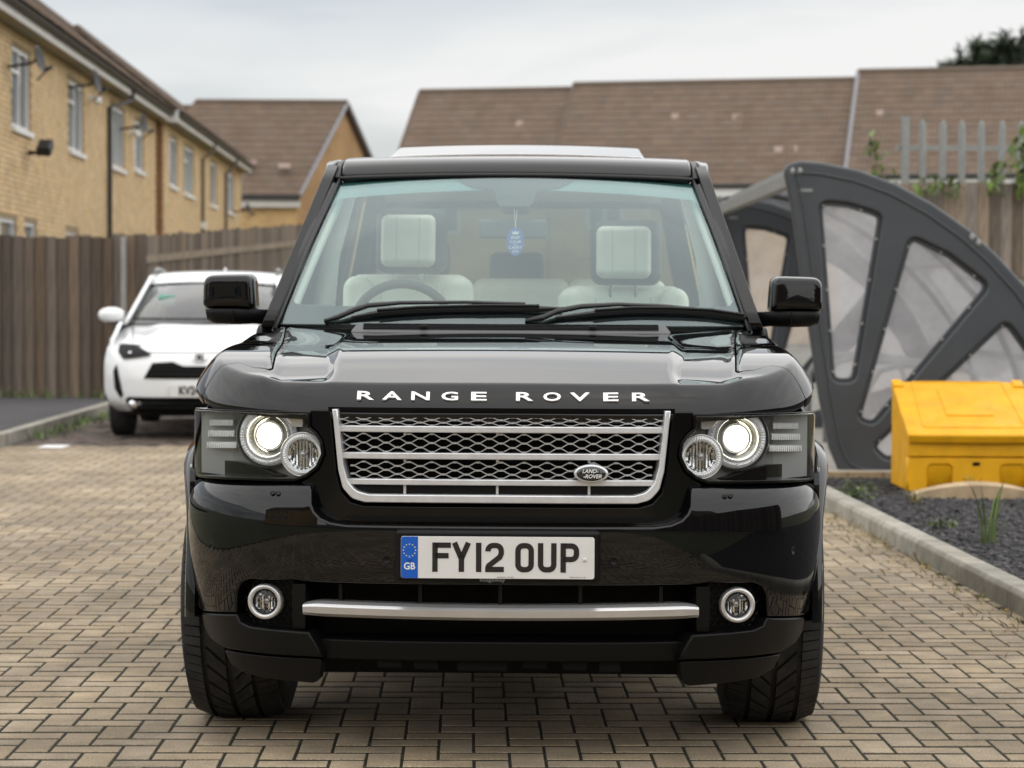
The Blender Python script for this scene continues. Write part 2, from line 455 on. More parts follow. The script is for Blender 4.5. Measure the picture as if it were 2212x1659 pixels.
K['lamp_grey'] = mat('lamp_housing_grey', (.34, .345, .35), .25, .5)
K['clear_bar'] = mat('clear_ribbed_lens', (.90, .91, .92), .2, 0, coat=.5)
K['lamp_back'] = mat('lamp_backplate', (.24, .245, .25), .35)
K['seam'] = mat('leather_seam', (.50, .47, .40), .7)
K['ribbed'] = mat('ribbed_lamp_ring', (.82, .83, .84), .2, .35, bump=.5, bscale=220, bdist=.002, emit=.09)
K['beam'] = mat('xenon_light', (1.0, .95, .76), .3, emit=5)
K['halo'] = mat('lamp_bowl', (.74, .74, .71), .25, .45)
K['bulb'] = mat('glass_bulb', (.35, .33, .32), .1, .4, coat=1)
K['sunroof'] = glass('sunroof_glass', (.82, .86, .85), 1.6, 3.0)
# ------------------------------------------------------------------ the setting
def speckle(m, scale, amount, dark=None):
    """fine light and dark grit over a material's base colour"""
    t = m.node_tree; p = t.nodes['Principled BSDF']; ln = t.links.new
    src = p.inputs['Base Color'].links[0].from_socket if p.inputs['Base Color'].links else None
    g = N(t, 'ShaderNodeNewGeometry'); v = N(t, 'ShaderNodeTexNoise', Scale=scale, Detail=2.0, Roughness=.7); ln(g.outputs['Position'], v.inputs['Vector'])
    r = N(t, 'ShaderNodeMapRange'); r.inputs[1].default_value = .3; r.inputs[2].default_value = .7; r.inputs[3].default_value = 1-amount; r.inputs[4].default_value = 1+amount
    ln(v.outputs['Fac'], r.inputs[0]); h = N(t, 'ShaderNodeHueSaturation'); ln(r.outputs[0], h.inputs['Value'])
    if src: ln(src, h.inputs['Color'])
    else: h.inputs['Color'].default_value = p.inputs['Base Color'].default_value
    last = h.outputs[0]
    if dark:                                     # broad damp and dirty patches
        v2 = N(t, 'ShaderNodeTexNoise', Scale=dark[0], Detail=4.0, Roughness=.65); ln(g.outputs['Position'], v2.inputs['Vector'])
        r2 = N(t, 'ShaderNodeMapRange'); r2.inputs[1].default_value = .36; r2.inputs[2].default_value = .66; r2.inputs[3].default_value = 1-dark[1]; r2.inputs[4].default_value = 1+dark[1]*.3
        ln(v2.outputs['Fac'], r2.inputs[0]); h2 = N(t, 'ShaderNodeHueSaturation'); ln(r2.outputs[0], h2.inputs['Value']); ln(last, h2.inputs['Color']); last = h2.outputs[0]
    ln(last, p.inputs['Base Color']); return m
PAVE = (.352, .278, .186)
K['paver'] = speckle(mat('paver_concrete', PAVE, .85, rand=.11, bump=.5, bscale=260, bdist=.002, world=True, var=.18, vscale=9), 190, .48, (1.1, .38))
K['paver_mass'] = speckle(mat('paver_concrete_far', PAVE, .85, tint=.11, bump=.4, bscale=260, bdist=.002, world=True, var=.18, vscale=9), 190, .48, (1.1, .38))
K['paver_red'] = speckle(mat('red_paver', (.125, .092, .075), .85, tint=.15, world=True, var=.12, vscale=9), 330, .2, (1.3, .2))
K['joint'] = speckle(mat('joint_soil', (.012, .011, .008), .95, var=.5, vscale=24, world=True, col2=(.024, .025, .012), bump=.6, bscale=200), 200, .3)
K['tarmac'] = speckle(mat('tarmac', (.055, .052, .056), .9, var=.2, vscale=2, world=True), 160, .2)
K['earth'] = mat('ground_grass', (.10, .10, .055), .95, var=.3, vscale=.4, world=True)
K['kerb'] = speckle(mat('concrete_kerb', (.33, .31, .26), .9, rand=.08, var=.22, vscale=9, world=True, bump=.4, bscale=90, bdist=.004), 120, .14, (3, .22))
K['slab'] = speckle(mat('concrete_slab', (.36, .34, .30), .9, var=.12, vscale=4, world=True), 90, .1)
K['bed'] = mat('dark_soil', (.022, .020, .019), .95, var=.3, vscale=12)
K['slate'] = mat('slate_chips', (.050, .047, .050), .7, tint=.75)
K['leafy'] = mat('weed_green', (.115, .165, .045), .6, tint=.45)
K['dry'] = mat('dry_grass', (.26, .22, .10), .8, tint=.3)
K['moss'] = mat('moss', (.085, .095, .028), .95, var=.4, vscale=60, world=True)
K['board'] = mat('weathered_board', (.128, .097, .073), .85, var=.62, vscale=7, stretch=(9, 9, .5), rand=.42, bump=.3, bscale=30)
K['board_grey'] = mat('grey_weathered_board', (.20, .163, .13), .85, var=.6, vscale=7, stretch=(9, 9, .5), rand=.45)
K['rail_wood'] = mat('fence_rail', (.21, .165, .12), .85, var=.3, vscale=5)
K['post'] = mat('concrete_post', (.30, .29, .27), .9, var=.2, vscale=6)
K['galv'] = mat('galvanised_steel', (.25, .26, .25), .5, .3, var=.15, vscale=14)
K['brick'] = mat('buff_brick', (.60, .435, .245), .9, rand=.09, var=.15, vscale=3, world=True)
K['brick_mass'] = mat('buff_brick_far', (.60, .435, .245), .9, tint=.09, var=.15, vscale=3, world=True)
K['mortar'] = mat('buff_mortar', (.30, .22, .13), .95, var=.15, vscale=2)
K['brown_brick'] = mat('brown_brick', (.26, .135, .065), .9, var=.2, vscale=6)
K['white_upvc'] = mat('white_frame', (.74, .74, .73), .4)
K['fascia'] = mat('white_fascia', (.60, .585, .55), .5, var=.12, vscale=3)
K['soffit'] = mat('soffit', (.36, .32, .26), .7)
K['black_pvc'] = mat('black_gutter', (.012, .012, .013), .4)
K['brown_pvc'] = mat('brown_pipe', (.10, .075, .055), .5)
K['tile'] = mat('roof_tile', (.142, .101, .073), .85, tint=.12, var=.10, vscale=1.4, world=True)
K['tile_bed'] = mat('roof_underlay', (.10, .07, .055), .9)
K['lead'] = mat('lead_flashing', (.24, .24, .26), .6)
K['vent_tile'] = mat('pale_vent_tile', (.31, .225, .19), .8)
K['pane'] = mat('window_pane', (.10, .115, .125), .06, spec=.8)
K['dish'] = mat('black_dish', (.012, .012, .013), .5)
def brick_far(name, col, mort, sc_=1.0):
    m = bpy.data.materials.new(name); m.use_nodes = True; t = m.node_tree; p = t.nodes['Principled BSDF']; ln = t.links.new
    p.inputs['Roughness'].default_value = .9
    g = N(t, 'ShaderNodeNewGeometry'); sep = N(t, 'ShaderNodeSeparateXYZ'); ln(g.outputs['Position'], sep.inputs[0])
    ad = N(t, 'ShaderNodeMath', operation='ADD'); ln(sep.outputs[0], ad.inputs[0]); ln(sep.outputs[1], ad.inputs[1])
    cb = N(t, 'ShaderNodeCombineXYZ'); ln(ad.outputs[0], cb.inputs[0]); ln(sep.outputs[2], cb.inputs[1])
    br = N(t, 'ShaderNodeTexBrick'); ln(cb.outputs[0], br.inputs['Vector'])
    br.inputs['Color1'].default_value = (*col, 1); br.inputs['Color2'].default_value = (*[c*.8 for c in col], 1); br.inputs['Mortar'].default_value = (*mort, 1)
    br.inputs['Scale'].default_value = 1/sc_; br.inputs['Mortar Size'].default_value = .006; br.inputs['Brick Width'].default_value = .225; br.inputs['Row Height'].default_value = .075
    nz_ = N(t, 'ShaderNodeTexNoise', Scale=.9, Detail=4.0); ln(g.outputs['Position'], nz_.inputs['Vector'])
    mr = N(t, 'ShaderNodeMapRange'); mr.inputs[1].default_value = .3; mr.inputs[2].default_value = .7; mr.inputs[3].default_value = .84; mr.inputs[4].default_value = 1.12; ln(nz_.outputs['Fac'], mr.inputs[0])
    h = N(t, 'ShaderNodeHueSaturation'); ln(br.outputs['Color'], h.inputs['Color']); ln(mr.outputs[0], h.inputs['Value']); ln(h.outputs[0], p.inputs['Base Color'])
    return m
K['brick_wall'] = brick_far('buff_brickwork', (.58, .38, .165), (.40, .32, .22))
K['orange_wall'] = brick_far('orange_brickwork', (.46, .275, .125), (.36, .27, .17))

def quad(name, pts, m, parent=None, **kw):
    b = MB(); b.add(pts, [list(range(len(pts)))]); return tag(b.build(name, m, parent, fix=False), **kw)
# ---- ground
quad('ground', [(-700, -500, -.06), (700, -500, -.06), (700, 1500, -.06), (-700, 1500, -.06)], K['earth'], kind='structure')
KX = lambda y: 2.36 - .0304*y             # face of the right kerb
paving = quad('paving', [(-4.45, -9, -.002), (KX(-9)+.02, -9, -.002), (KX(16)+.02, 16, -.002), (1.87, 27.2, -.002), (-4.62, 27.2, -.002)], K['joint'], kind='structure')
quad('road', [(-40, -60, -.03), (40, -60, -.03), (40, -9, -.03), (-40, -9, -.03)], K['tarmac'], kind='structure')
ANG = R(1.1)                               # the paving runs with the kerbs
ca, sa = math.cos(ANG), math.sin(ANG)
def paver_mesh(name, lx, ly):
    x, y = lx/2-.0044, ly/2-.0115; c = .0018; b = MB()
    b.add([(-x, -y, -.035), (x, -y, -.035), (x, y, -.035), (-x, y, -.035), (-x, -y, -c), (x, -y, -c), (x, y, -c), (-x, y, -c), (-x+c, -y+c, 0), (x-c, -y+c, 0), (x-c, y-c, 0), (-x+c, y-c, 0)],
          [[8, 9, 10, 11]] + [[4+i, 4+(i+1) % 4, 8+(i+1) % 4, 8+i] for i in range(4)] + [[i, (i+1) % 4, 4+(i+1) % 4, 4+i] for i in range(4)])
    return b.mesh(name)
PH, PV = paver_mesh('paver_lying', .2, .1), paver_mesh('paver_standing', .1, .2)
pv = []
rnd = random.Random(3)
for i in range(-90, 70):
    for j in range(-70, 280):
        c = (i-j) % 4
        if c == 0: cx, cy, kind = (i+1)*.1, (j+.5)*.1, 0
        elif c == 3: cx, cy, kind = (i+.5)*.1, (j+1)*.1, 1
        else: continue
        X, Y = cx*ca-cy*sa+.02, cx*sa+cy*ca
        if Y < -6 or Y > 26.8 or X < -4.40 or X > KX(Y)+.06: continue
        pv.append((X, Y, kind, ANG))
for k in range(-60, 160):                 # header course along the kerb
    y = k*.1+.05; 
    pass
def inframe(X, Y):
    if Y < 5.8: return False
    vx = 1106+X/Y*FPX; vy = 648+CH/Y*FPX
    return -30 < vx < 2240 and vy < 1690 and not (Y > 6.75 and abs(X+.03) < .60) and not (Y > 7.2 and abs(X+.03) < .97)
near = sorted([p for p in pv if inframe(p[0], p[1])], key=lambda p: p[1]+.15*abs(p[0]))[:300]
ns = set(near)
for X, Y, k, a in near:
    o = link('paver', PV if k else PH, K['paver'], paving, (X, Y, rnd.gauss(0, .0005)))
    o.rotation_euler = (rnd.gauss(0, .003), rnd.gauss(0, .003), a + rnd.gauss(0, .006))
def joined(items, name, m, parent, kind='stuff'):
    """many like pieces as one mesh: items of (mesh, matrix, tint)"""
    V = []; F_ = []; T = []; n = 0; cache = {}
    for me, mx, t in items:
        if me.name not in cache:
            cache[me.name] = (np.array([v.co[:] for v in me.vertices]), [list(p.vertices) for p in me.polygons])
        v, f = cache[me.name]; A = np.array(mx)
        V.append(v @ A[:3, :3].T + A[:3, 3]); F_ += [[n+i for i in q] for q in f]; T += [t]*len(f); n += len(v)
    me = bpy.data.meshes.new(name); me.from_pydata(np.concatenate(V).tolist(), [], F_); me.update()
    at_ = me.attributes.new('tint', 'FLOAT', 'FACE'); at_.data.foreach_set('value', T)
    o = link(name, me, m, parent); o['kind'] = kind; return o
def mtx(loc, rot): return Matrix.Translation(loc) @ (rot if isinstance(rot, Matrix) else Matrix.Rotation(rot, 4, 'Z'))
BAY = 19.7
rest = [(PV if k else PH, mtx((X, Y, rnd.gauss(0, .0005)), Matrix.Rotation(a+rnd.gauss(0, .006), 4, 'Z') @ Matrix.Rotation(rnd.gauss(0, .003), 4, 'X')), rnd.random()) for X, Y, k, a in pv if (X, Y, k, a) not in ns and Y < BAY]
joined(rest, 'paver_field', K['paver_mass'], paving)
joined([(PV if k else PH, mtx((X, Y, rnd.gauss(0, .002)), a), rnd.random()) for X, Y, k, a in pv if Y >= BAY], 'red_paver_field', K['paver_red'], paving)
p = at(117, 968, 19.55)
quad('painted_mark', [(p.x-.11, 19.35, .004), (p.x+.11, 19.35, .004), (p.x+.11, 19.75, .004), (p.x-.11, 19.75, .004)], K['white_print'], paving)
# moss and grit pressed into the joints
b = MB()
for k in range(1500):
    X, Y, kd, a = rnd.choice(near if k % 2 else [q for q in near[:1]] or near) if k % 2 else rnd.choice(pv)
    if Y < 5.5 or Y > 14: continue
    if rnd.random() > (.30 + .7*ss(.3, 1.9, X)): continue
    ex = rnd.choice((-1, 1)); lx, ly = (.1, .05) if kd == 0 else (.05, .1)
    px, py = (X+ex*lx, Y+rnd.uniform(-ly, ly)) if rnd.random() < .7 else (X+rnd.uniform(-lx, lx), Y+ex*ly)
    r_ = rnd.uniform(.003, .009); h = rnd.uniform(.001, .005); n = 6; ph = rnd.random()*6
    b.add([(px+r_*math.cos(ph+i*math.pi/3)*rnd.uniform(.6, 1), py+r_*math.sin(ph+i*math.pi/3)*rnd.uniform(.6, 1.5), -.008) for i in range(n)] + [(px, py, h)], [[i, (i+1) % n, n] for i in range(n)])
tag(b.build('joint_moss', K['moss'], paving), kind='stuff')
# ---- kerbs
def kerb(name, pts, w, h, label=None, z0=-.05, step=.915):
    """run of kerb stones, each its own piece"""
    root = empty(name, (0, 0, 0)); root['kind'] = 'structure'
    L_ = [math.dist(a, b_) for a, b_ in zip(pts, pts[1:])]; tot = sum(L_)
    def P(s):
        for (a, b_), l in zip(zip(pts, pts[1:]), L_):
            if s <= l: return Vector((lerp(a[0], b_[0], s/l), lerp(a[1], b_[1], s/l), 0)), math.atan2(b_[1]-a[1], b_[0]-a[0])
            s -= l
        return Vector((*pts[-1], 0)), math.atan2(pts[-1][1]-pts[-2][1], pts[-1][0]-pts[-2][0])
    s = 0
    while s < tot-.1:
        e = min(step, tot-s); c, a = P(s+e/2); k = MB(); g = .004
        k.add([(-e/2+g, 0, 0), (e/2-g, 0, 0), (e/2-g, w, 0), (-e/2+g, w, 0), (-e/2+g, .006, h-z0-.018), (e/2-g, .006, h-z0-.018), (e/2-g, .022, h-z0), (-e/2+g, .022, h-z0), (e/2-g, w, h-z0), (-e/2+g, w, h-z0)],
              [[0, 1, 5, 4], [4, 5, 6, 7], [7, 6, 8, 9], [3, 9, 8, 2], [0, 4, 7, 9, 3], [1, 2, 8, 6, 5]])
        o = k.build('kerb_stone', K['kerb'], root, bevel=.006); o.location = (c.x, c.y, z0); o.rotation_euler = (rnd.gauss(0, .004), 0, a + rnd.gauss(0, .003)); s += e
    return root
kerb('right_kerb', [(KX(15.9), 15.9), (KX(4.0), 4.0)], .125, .095)
kerb('left_kerb', [(-4.86, 18.62), (-4.62, 18.80), (-4.50, 19.1), (-4.50, 20.0), (-4.62, 27.0)][::-1], .13, .11)
quad('pavement', [(-4.60, 18.85, .085), (-4.60, 27.4, .085), (-30, 27.4, .085), (-30, 18.6, .085), (-4.9, 18.65, .085)], K['tarmac'], kind='structure')
# ---- slate bed
BZ = .045
quad('planting_bed', [(KX(4)+.12, 4, BZ), (9, 4, BZ), (9, 15.95, BZ), (KX(15.95)+.12, 15.95, BZ)], K['bed'], kind='structure')
chips = []
for v in range(6):
    k = MB(); q = [rnd.uniform(.55, 1) for _ in range(6)]
    ring = [(q[i]*math.cos(i*math.pi/3), q[i]*math.sin(i*math.pi/3)*.7) for i in range(6)]
    k.add([(x, y, 0) for x, y in ring] + [(x*.8, y*.8, .35*rnd.uniform(.7, 1.2)) for x, y in ring], [[6, 7, 8, 9, 10, 11]] + [[i, (i+1) % 6, 6+(i+1) % 6, 6+i] for i in range(6)])
    chips.append(k.mesh('chip%d' % v))
it = []
while len(it) < 15000:
    Y = rnd.uniform(7.5, 15.9); X = rnd.uniform(KX(Y)+.13, min(6, .235*Y+.25)) if len(it) < 9000 else rnd.uniform(min(6, .235*Y+.2), 8.5)
    r_ = rnd.uniform(.010, .026)
    it.append((rnd.choice(chips), Matrix.Translation((X, Y, BZ-.004+rnd.uniform(0, .012))) @ Matrix.Rotation(rnd.uniform(0, 6.28), 4, 'Z') @ Matrix.Rotation(rnd.gauss(0, .35), 4, 'X') @ Matrix.Scale(r_, 4), rnd.random()**1.6))
o = joined(it, 'slate_gravel', K['slate'], None); tag(o, 'dark slate chips covering the planting bed beside the kerb', 'gravel', kind='stuff')
# ---- weeds
def tuft(name, x, y, z, n, h, spread, m, label, lean=.5, wd_=.006, group=None):
    b = MB()
    for k in range(n):
        a = rnd.uniform(0, 6.28); r_ = rnd.uniform(0, spread*.3); hh = h*rnd.uniform(.5, 1); ln_ = spread*rnd.uniform(.2, 1)*lean
        w_ = wd_*rnd.uniform(.6, 1.2); tx, ty = math.cos(a), math.sin(a); prev = None; t = rnd.random()
        pts = [Vector((x+r_*tx+tx*ln_*u*u, y+r_*ty+ty*ln_*u*u, z+hh*(u-.25*u*u*lean))) for u in (0, .35, .7, 1)]
        sd_ = Vector((-ty, tx, 0))*w_
        vs = [pts[0]-sd_, pts[0]+sd_, pts[1]-sd_, pts[1]+sd_, pts[2]-sd_*.7, pts[2]+sd_*.7, pts[3]]
        b.add(vs, [[0, 1, 3, 2], [2, 3, 5, 4], [4, 5, 6]], t)
    o = b.build(name, K[m], None, fix=False); return tag(o, label, 'plant', group)
def leafy(name, x, y, z, n, h, spread, label, leaf=.02):
    b = MB()
    for k in range(n):
        a = rnd.uniform(0, 6.28); r_ = spread*math.sqrt(rnd.random()); zz = z+h*rnd.random()*(1-.6*(r_/spread)); c = Vector((x+r_*math.cos(a), y+r_*math.sin(a), zz))
        M_ = Matrix.Rotation(rnd.uniform(0, 6.28), 3, 'Z') @ Matrix.Rotation(rnd.uniform(-.2, 1.2), 3, 'X'); l = leaf*rnd.uniform(.6, 1.3)
        b.add([c+M_ @ Vector(q)*l for q in ((0, -1, 0), (.45, -.2, .1), (.3, .5, .12), (0, 1, 0), (-.3, .5, .12), (-.45, -.2, .1))], [[0, 1, 2, 3, 4, 5]], rnd.random())
    root = empty(name, (0, 0, 0), 0, label, 'plant'); b.build('foliage', K['leafy'], root, fix=False); b = MB()
    for k in range(7):
        a = rnd.uniform(0, 6.28); b.tube([(x, y, z-.01), (x+spread*.4*math.cos(a), y+spread*.4*math.sin(a), z+h*.5), (x+spread*.7*math.cos(a), y+spread*.7*math.sin(a), z+h*.75)], .002, 4)
    b.build('stem', K['leafy'], root); return root
q = at(1852, 1075, 14.3); leafy('weed_clump', q.x, 14.3, BZ, 130, .17, .13, 'bushy green weed growing by the far end of the kerb')
q = at(2128, 1190, 11.7); tuft('tall_weed', q.x, 11.6, BZ, 13, .42, .24, 'leafy', 'tall upright weed with long blades in the slate bed', .6, .006)
q = at(2045, 1150, 12.4); leafy('low_weed', q.x, 12.4, BZ, 60, .06, .10, 'low weed in the slate bed beside the tall weed', .016)
q = at(1985, 1090, 13.8); tuft('grass_clump', q.x, 13.9, BZ, 40, .12, .14, 'dry', 'small dry grass clump before the yellow grit bin', .8, .004)
q = at(2110, 1040, 14.3); leafy('fleshy_weed', q.x, 14.45, BZ, 60, .16, .10, 'spindly grey green weed against the front of the grit bin', .022)
b = MB()
for k in range(420):                     # grass and litter in the gutter
    Y = rnd.uniform(6.2, 15.5); X = KX(Y)-abs(rnd.gauss(0, .10))-.004
    a = rnd.uniform(0, 6.28); h = rnd.uniform(.01, .045)*(1.6 if rnd.random() < .1 else 1); d_ = Vector((math.cos(a), math.sin(a), 0)); c = Vector((X, Y, -.005)); s_ = Vector((-d_.y, d_.x, 0))*.0035
    b.add([c-s_, c+s_, c+d_*h*.5+Vector((0, 0, h*.7))+s_*.6, c+d_*h+Vector((0, 0, h))], [[0, 1, 2], [0, 2, 3]], rnd.random())
tag(b.build('gutter_grass', K['dry'], None, fix=False), 'dry grass and moss growing along the foot of the right kerb', 'grass', kind='stuff')
K['litter'] = mat('fallen_leaf', (.36, .25, .11), .8, tint=.5)
b = MB()
for k in range(90):
    Y = rnd.uniform(7, 15.5); X = KX(Y)-abs(rnd.gauss(0, .12))-.01; a = rnd.uniform(0, 6.28); M_ = Matrix.Rotation(a, 3, 'Z') @ Matrix.Rotation(rnd.uniform(-.5, .5), 3, 'X'); l = rnd.uniform(.008, .022)
    b.add([Vector((X, Y, .008)) + M_ @ Vector(q)*l for q in ((-1, 0, 0), (-.2, .5, .2), (.6, .4, 0), (1, 0, .2), (.4, -.5, 0))], [[0, 1, 2, 3, 4]], rnd.random())
tag(b.build('fallen_leaves', K['litter'], None, fix=False), 'dead leaves and litter lying in the gutter by the right kerb', 'leaves', kind='stuff')
b = MB()
for k in range(500):
    X = rnd.uniform(-9, -4.7); Y = 27.25-abs(rnd.gauss(0, .12)); h = rnd.uniform(.03, .16); a = rnd.uniform(0, 6.28); d_ = Vector((math.cos(a), math.sin(a), 0)); c = Vector((X, Y, .08)); s_ = Vector((-d_.y, d_.x, 0))*.008
    b.add([c-s_, c+s_, c+d_*h*.6+Vector((0, 0, h))], [[0, 1, 2]], rnd.random())
for k in range(260):
    Y = rnd.uniform(20.5, 26.5); X = -4.42+abs(rnd.gauss(0, .12)); h = rnd.uniform(.03, .12); a = rnd.uniform(0, 6.28); d_ = Vector((math.cos(a), math.sin(a), 0)); c = Vector((X, Y, 0)); s_ = Vector((-d_.y, d_.x, 0))*.01
    b.add([c-s_, c+s_, c+d_*h*.7+Vector((0, 0, h))], [[0, 1, 2]], rnd.random())
tag(b.build('verge_grass', K['leafy'], None, fix=False), 'rough grass along the left kerb and the foot of the brown fence', 'grass', kind='stuff')

# ---- fences
def fence(name, P, Q, z0P, z1P, z0Q, z1Q, bw, label, m='board', rails=(), front=1, thick=.02, cap=None):
    """close boarded fence from P to Q, each board a piece"""
    root = empty(name, (P[0], P[1], 0), 0, label, 'fence')
    d = Vector((Q[0]-P[0], Q[1]-P[1], 0)); L_ = d.length; u = d.normalized(); nv = Vector((u.y, -u.x, 0))*front; n = int(L_/bw)
    a = math.atan2(u.y, u.x); cache = {}
    for k in range(n):
        t = (k+.5)/n; z0, z1 = lerp(z0P, z0Q, t), lerp(z1P, z1Q, t)
        key = k % 4
        if key not in cache:
            w_ = bw*1.14; q = MB(); q.hexa([(-w_/2, -thick*.1, 0), (w_/2, -thick*1.6, 0), (w_/2, thick*.1, 0), (-w_/2, thick*.1, 0), (-w_/2, -thick*.1, 1), (w_/2, -thick*1.6, 1), (w_/2, thick*.1, 1), (-w_/2, thick*.1, 1)]); cache[key] = q.mesh('board')
        o = link('board', cache[key], K[m], root); c = u*(L_*t); o.location = (c.x, c.y, z0); o.rotation_euler = (rnd.gauss(0, .003), rnd.gauss(0, .003), a)
        o.scale = (1, 1, z1-z0+rnd.gauss(0, .012))
    for zP, zQ, h in rails:
        q = MB(); nn = nv*.03; q.hexa([Vector((0, 0, zP-h/2))+nn*.3, d+Vector((0, 0, zQ-h/2))+nn*.3, d+Vector((0, 0, zQ-h/2))+nn*1.7, Vector((0, 0, zP-h/2))+nn*1.7,
                                       Vector((0, 0, zP+h/2))+nn*.3, d+Vector((0, 0, zQ+h/2))+nn*.3, d+Vector((0, 0, zQ+h/2))+nn*1.7, Vector((0, 0, zP+h/2))+nn*1.7]); q.build('rail', K['rail_wood'], root)
    return root
f1 = fence('board_fence', (-13.2, 27.4), (-4.40, 27.4), .06, 2.03, .06, 2.02, .135, 'dark brown close boarded fence behind the tarmac pavement')
x_ = at(267, 700, 27.3).x
q = MB(); q.box((x_, 27.28, 1.03), (.055, .10, 1.96)); q.build('fence_post', K['post'], None, bevel=.01); tag(bpy.data.objects['fence_post'], 'slim pale concrete post standing against the brown board fence', 'post')
f2 = fence('railed_fence', (-4.50, 27.42), (-3.3, 46), .0, 2.02, .8, 2.86, .135, 'brown fence with a pale rail running back behind the white car', rails=((1.74, 2.52, .09), (.6, 1.2, .09)))
f3 = fence('timber_fence', (3.55, 24.0), (14.0, 24.0), 1.55, 2.53, 1.55, 2.58, .12, 'grey weathered timber fence below the steel palisade', 'board_grey')
q = MB(); q.box((8.8, 24.20, .80), (10.6, .24, 1.66)); K['render_wall'] = mat('pale_rendered_wall', (.40, .375, .33), .9, var=.15, vscale=2); q.build('retaining_wall', K['render_wall']); tag(bpy.data.objects['retaining_wall'], 'pale concrete retaining wall under the grey timber fence', 'wall')
f4 = fence('boundary_fence', (7.0, 6.5), (7.4, -12), 0, 2.3, 0, 2.3, .14, 'brown board fence along the side, mirrored in the bumper', 'board')
pal = empty('palisade_fence', (0, 24.5, 0), 0, 'galvanised steel palisade fence above the timber boards', 'fence')
pm = MB(); w_ = .038
pm.add([(-w_, 0, 0), (-.008, -.016, 0), (.008, -.016, 0), (w_, 0, 0), (-w_, 0, .88), (-.008, -.016, .90), (.008, -.016, .90), (w_, 0, .88), (0, -.008, .94)], [[0, 1, 5, 4], [1, 2, 6, 5], [2, 3, 7, 6], [4, 5, 8], [5, 6, 8], [6, 7, 8]])
pm = pm.mesh('pale', fix=False)
ZB = 2.30
for k in range(46):
    x = at(1992, 300, 24.5).x + k*.209; o = link('pale', pm, K['galv'], pal, (x, 0, ZB)); o.rotation_euler = (0, rnd.gauss(0, .012), 0)
q = MB(); q.box((9.1, .02, ZB+.63), (10.0, .03, .05)); q.build('rail', K['galv'], pal)
q = MB(); q.box((9.1, .02, ZB+.08), (10.0, .03, .05)); q.build('rail', K['galv'], pal)
q = MB(); q.box((at(1953, 300, 24.5).x, 0, ZB+.42), (.075, .08, 1.10)); q.build('post', K['galv'], pal)
def creeper(x0, y0, z0, pts, n, label, leaf=.07):
    root = empty('creeper', (x0, y0, z0), 0, label, 'plant'); b = MB(); b.tube([Vector(p) for p in pts], .012, 5); b.build('stem', K['rail_wood'], root); b = MB()
    for k in range(n):
        i = rnd.randrange(len(pts)-1); c = Vector(pts[i]).lerp(Vector(pts[i+1]), rnd.random()) + Vector((rnd.gauss(0, .06), rnd.gauss(0, .06), rnd.gauss(0, .05)))
        M_ = Matrix.Rotation(rnd.uniform(0, 6.28), 3, 'Z') @ Matrix.Rotation(rnd.uniform(0, 1.4), 3, 'X'); l = leaf*rnd.uniform(.5, 1.2)
        b.add([c+M_ @ Vector(q_)*l for q_ in ((0, -1, 0), (.5, 0, .1), (0, 1, 0), (-.5, 0, .1))], [[0, 1, 2, 3]], rnd.random())
    b.build('foliage', K['leafy'], root, fix=False)
g_ = at(1900, 390, 23.9); creeper(g_.x, 23.9, g_.z-.3, [(0, 0, 0), (.05, 0, .3), (-.05, 0, .55), (-.12, 0, .78)], 60, 'thin climbing plant at the end of the palisade fence')
g_ = at(1915, 390, 23.9); creeper(g_.x+.05, 23.85, g_.z-.5, [(0, 0, 0), (.2, 0, .35), (.45, 0, .5), (.7, 0, .4)], 60, 'straggling creeper on the timber fence by the steel post')
g_ = at(2140, 390, 23.9); creeper(g_.x, 23.85, g_.z-.1, [(0, 0, 0), (.05, 0, .2), (.12, 0, .32)], 50, 'green shoot on the fence among the middle pales')
g_ = at(2205, 390, 23.9); creeper(g_.x, 23.85, g_.z-.1, [(0, 0, 0), (.05, 0, .25), (.02, 0, .55)], 90, 'dense green creeper on the fence beyond the last pales in view', .09)

# ---- houses
def tile_mesh(w_=.30, l=.36):
    b = MB(); n = 7; vs = []
    for z_, y in ((.022, 0), (.004, l)):
        for i in range(n): u = i/(n-1); vs.append((w_*u, y, z_ + .014*(1-math.cos(4*math.pi*u))))
    for i in range(n): u = i/(n-1); vs.append((w_*u, .004, -.006 + .014*(1-math.cos(4*math.pi*u))))
    fs = [[i, i+1, n+i+1, n+i] for i in range(n-1)] + [[2*n+i, 2*n+i+1, i+1, i] for i in range(n-1)]
    b.add(vs, fs); return b.mesh('tile', fix=False)
TILE = tile_mesh()
def roof_tiles(parent, O, U, V, lu, lv, name='roof_tiles', gauge=.32, wt=.30, skew=0.0):
    """courses of tiles over the plane that starts at O, runs lu along U and lv up V; skew slides each course along U"""
    U, V = Vector(U).normalized(), Vector(V).normalized(); Nn = U.cross(V).normalized(); O = Vector(O); it = []
    nr = max(1, int(round(lv/gauge))); ncol = max(1, int(round(lu/wt)))
    for r_ in range(nr):
        for c in range(ncol):
            p = O + U*(c*wt + skew*r_*gauge) + V*(r_*lv/nr) + Nn*rnd.uniform(.0, .008)
            m_ = Matrix(((U.x, V.x, Nn.x, p.x), (U.y, V.y, Nn.y, p.y), (U.z, V.z, Nn.z, p.z), (0, 0, 0, 1)))
            it.append((TILE, m_, min(1, max(0, rnd.gauss(.5, .22)))))
    return joined(it, name, K['tile'], parent)
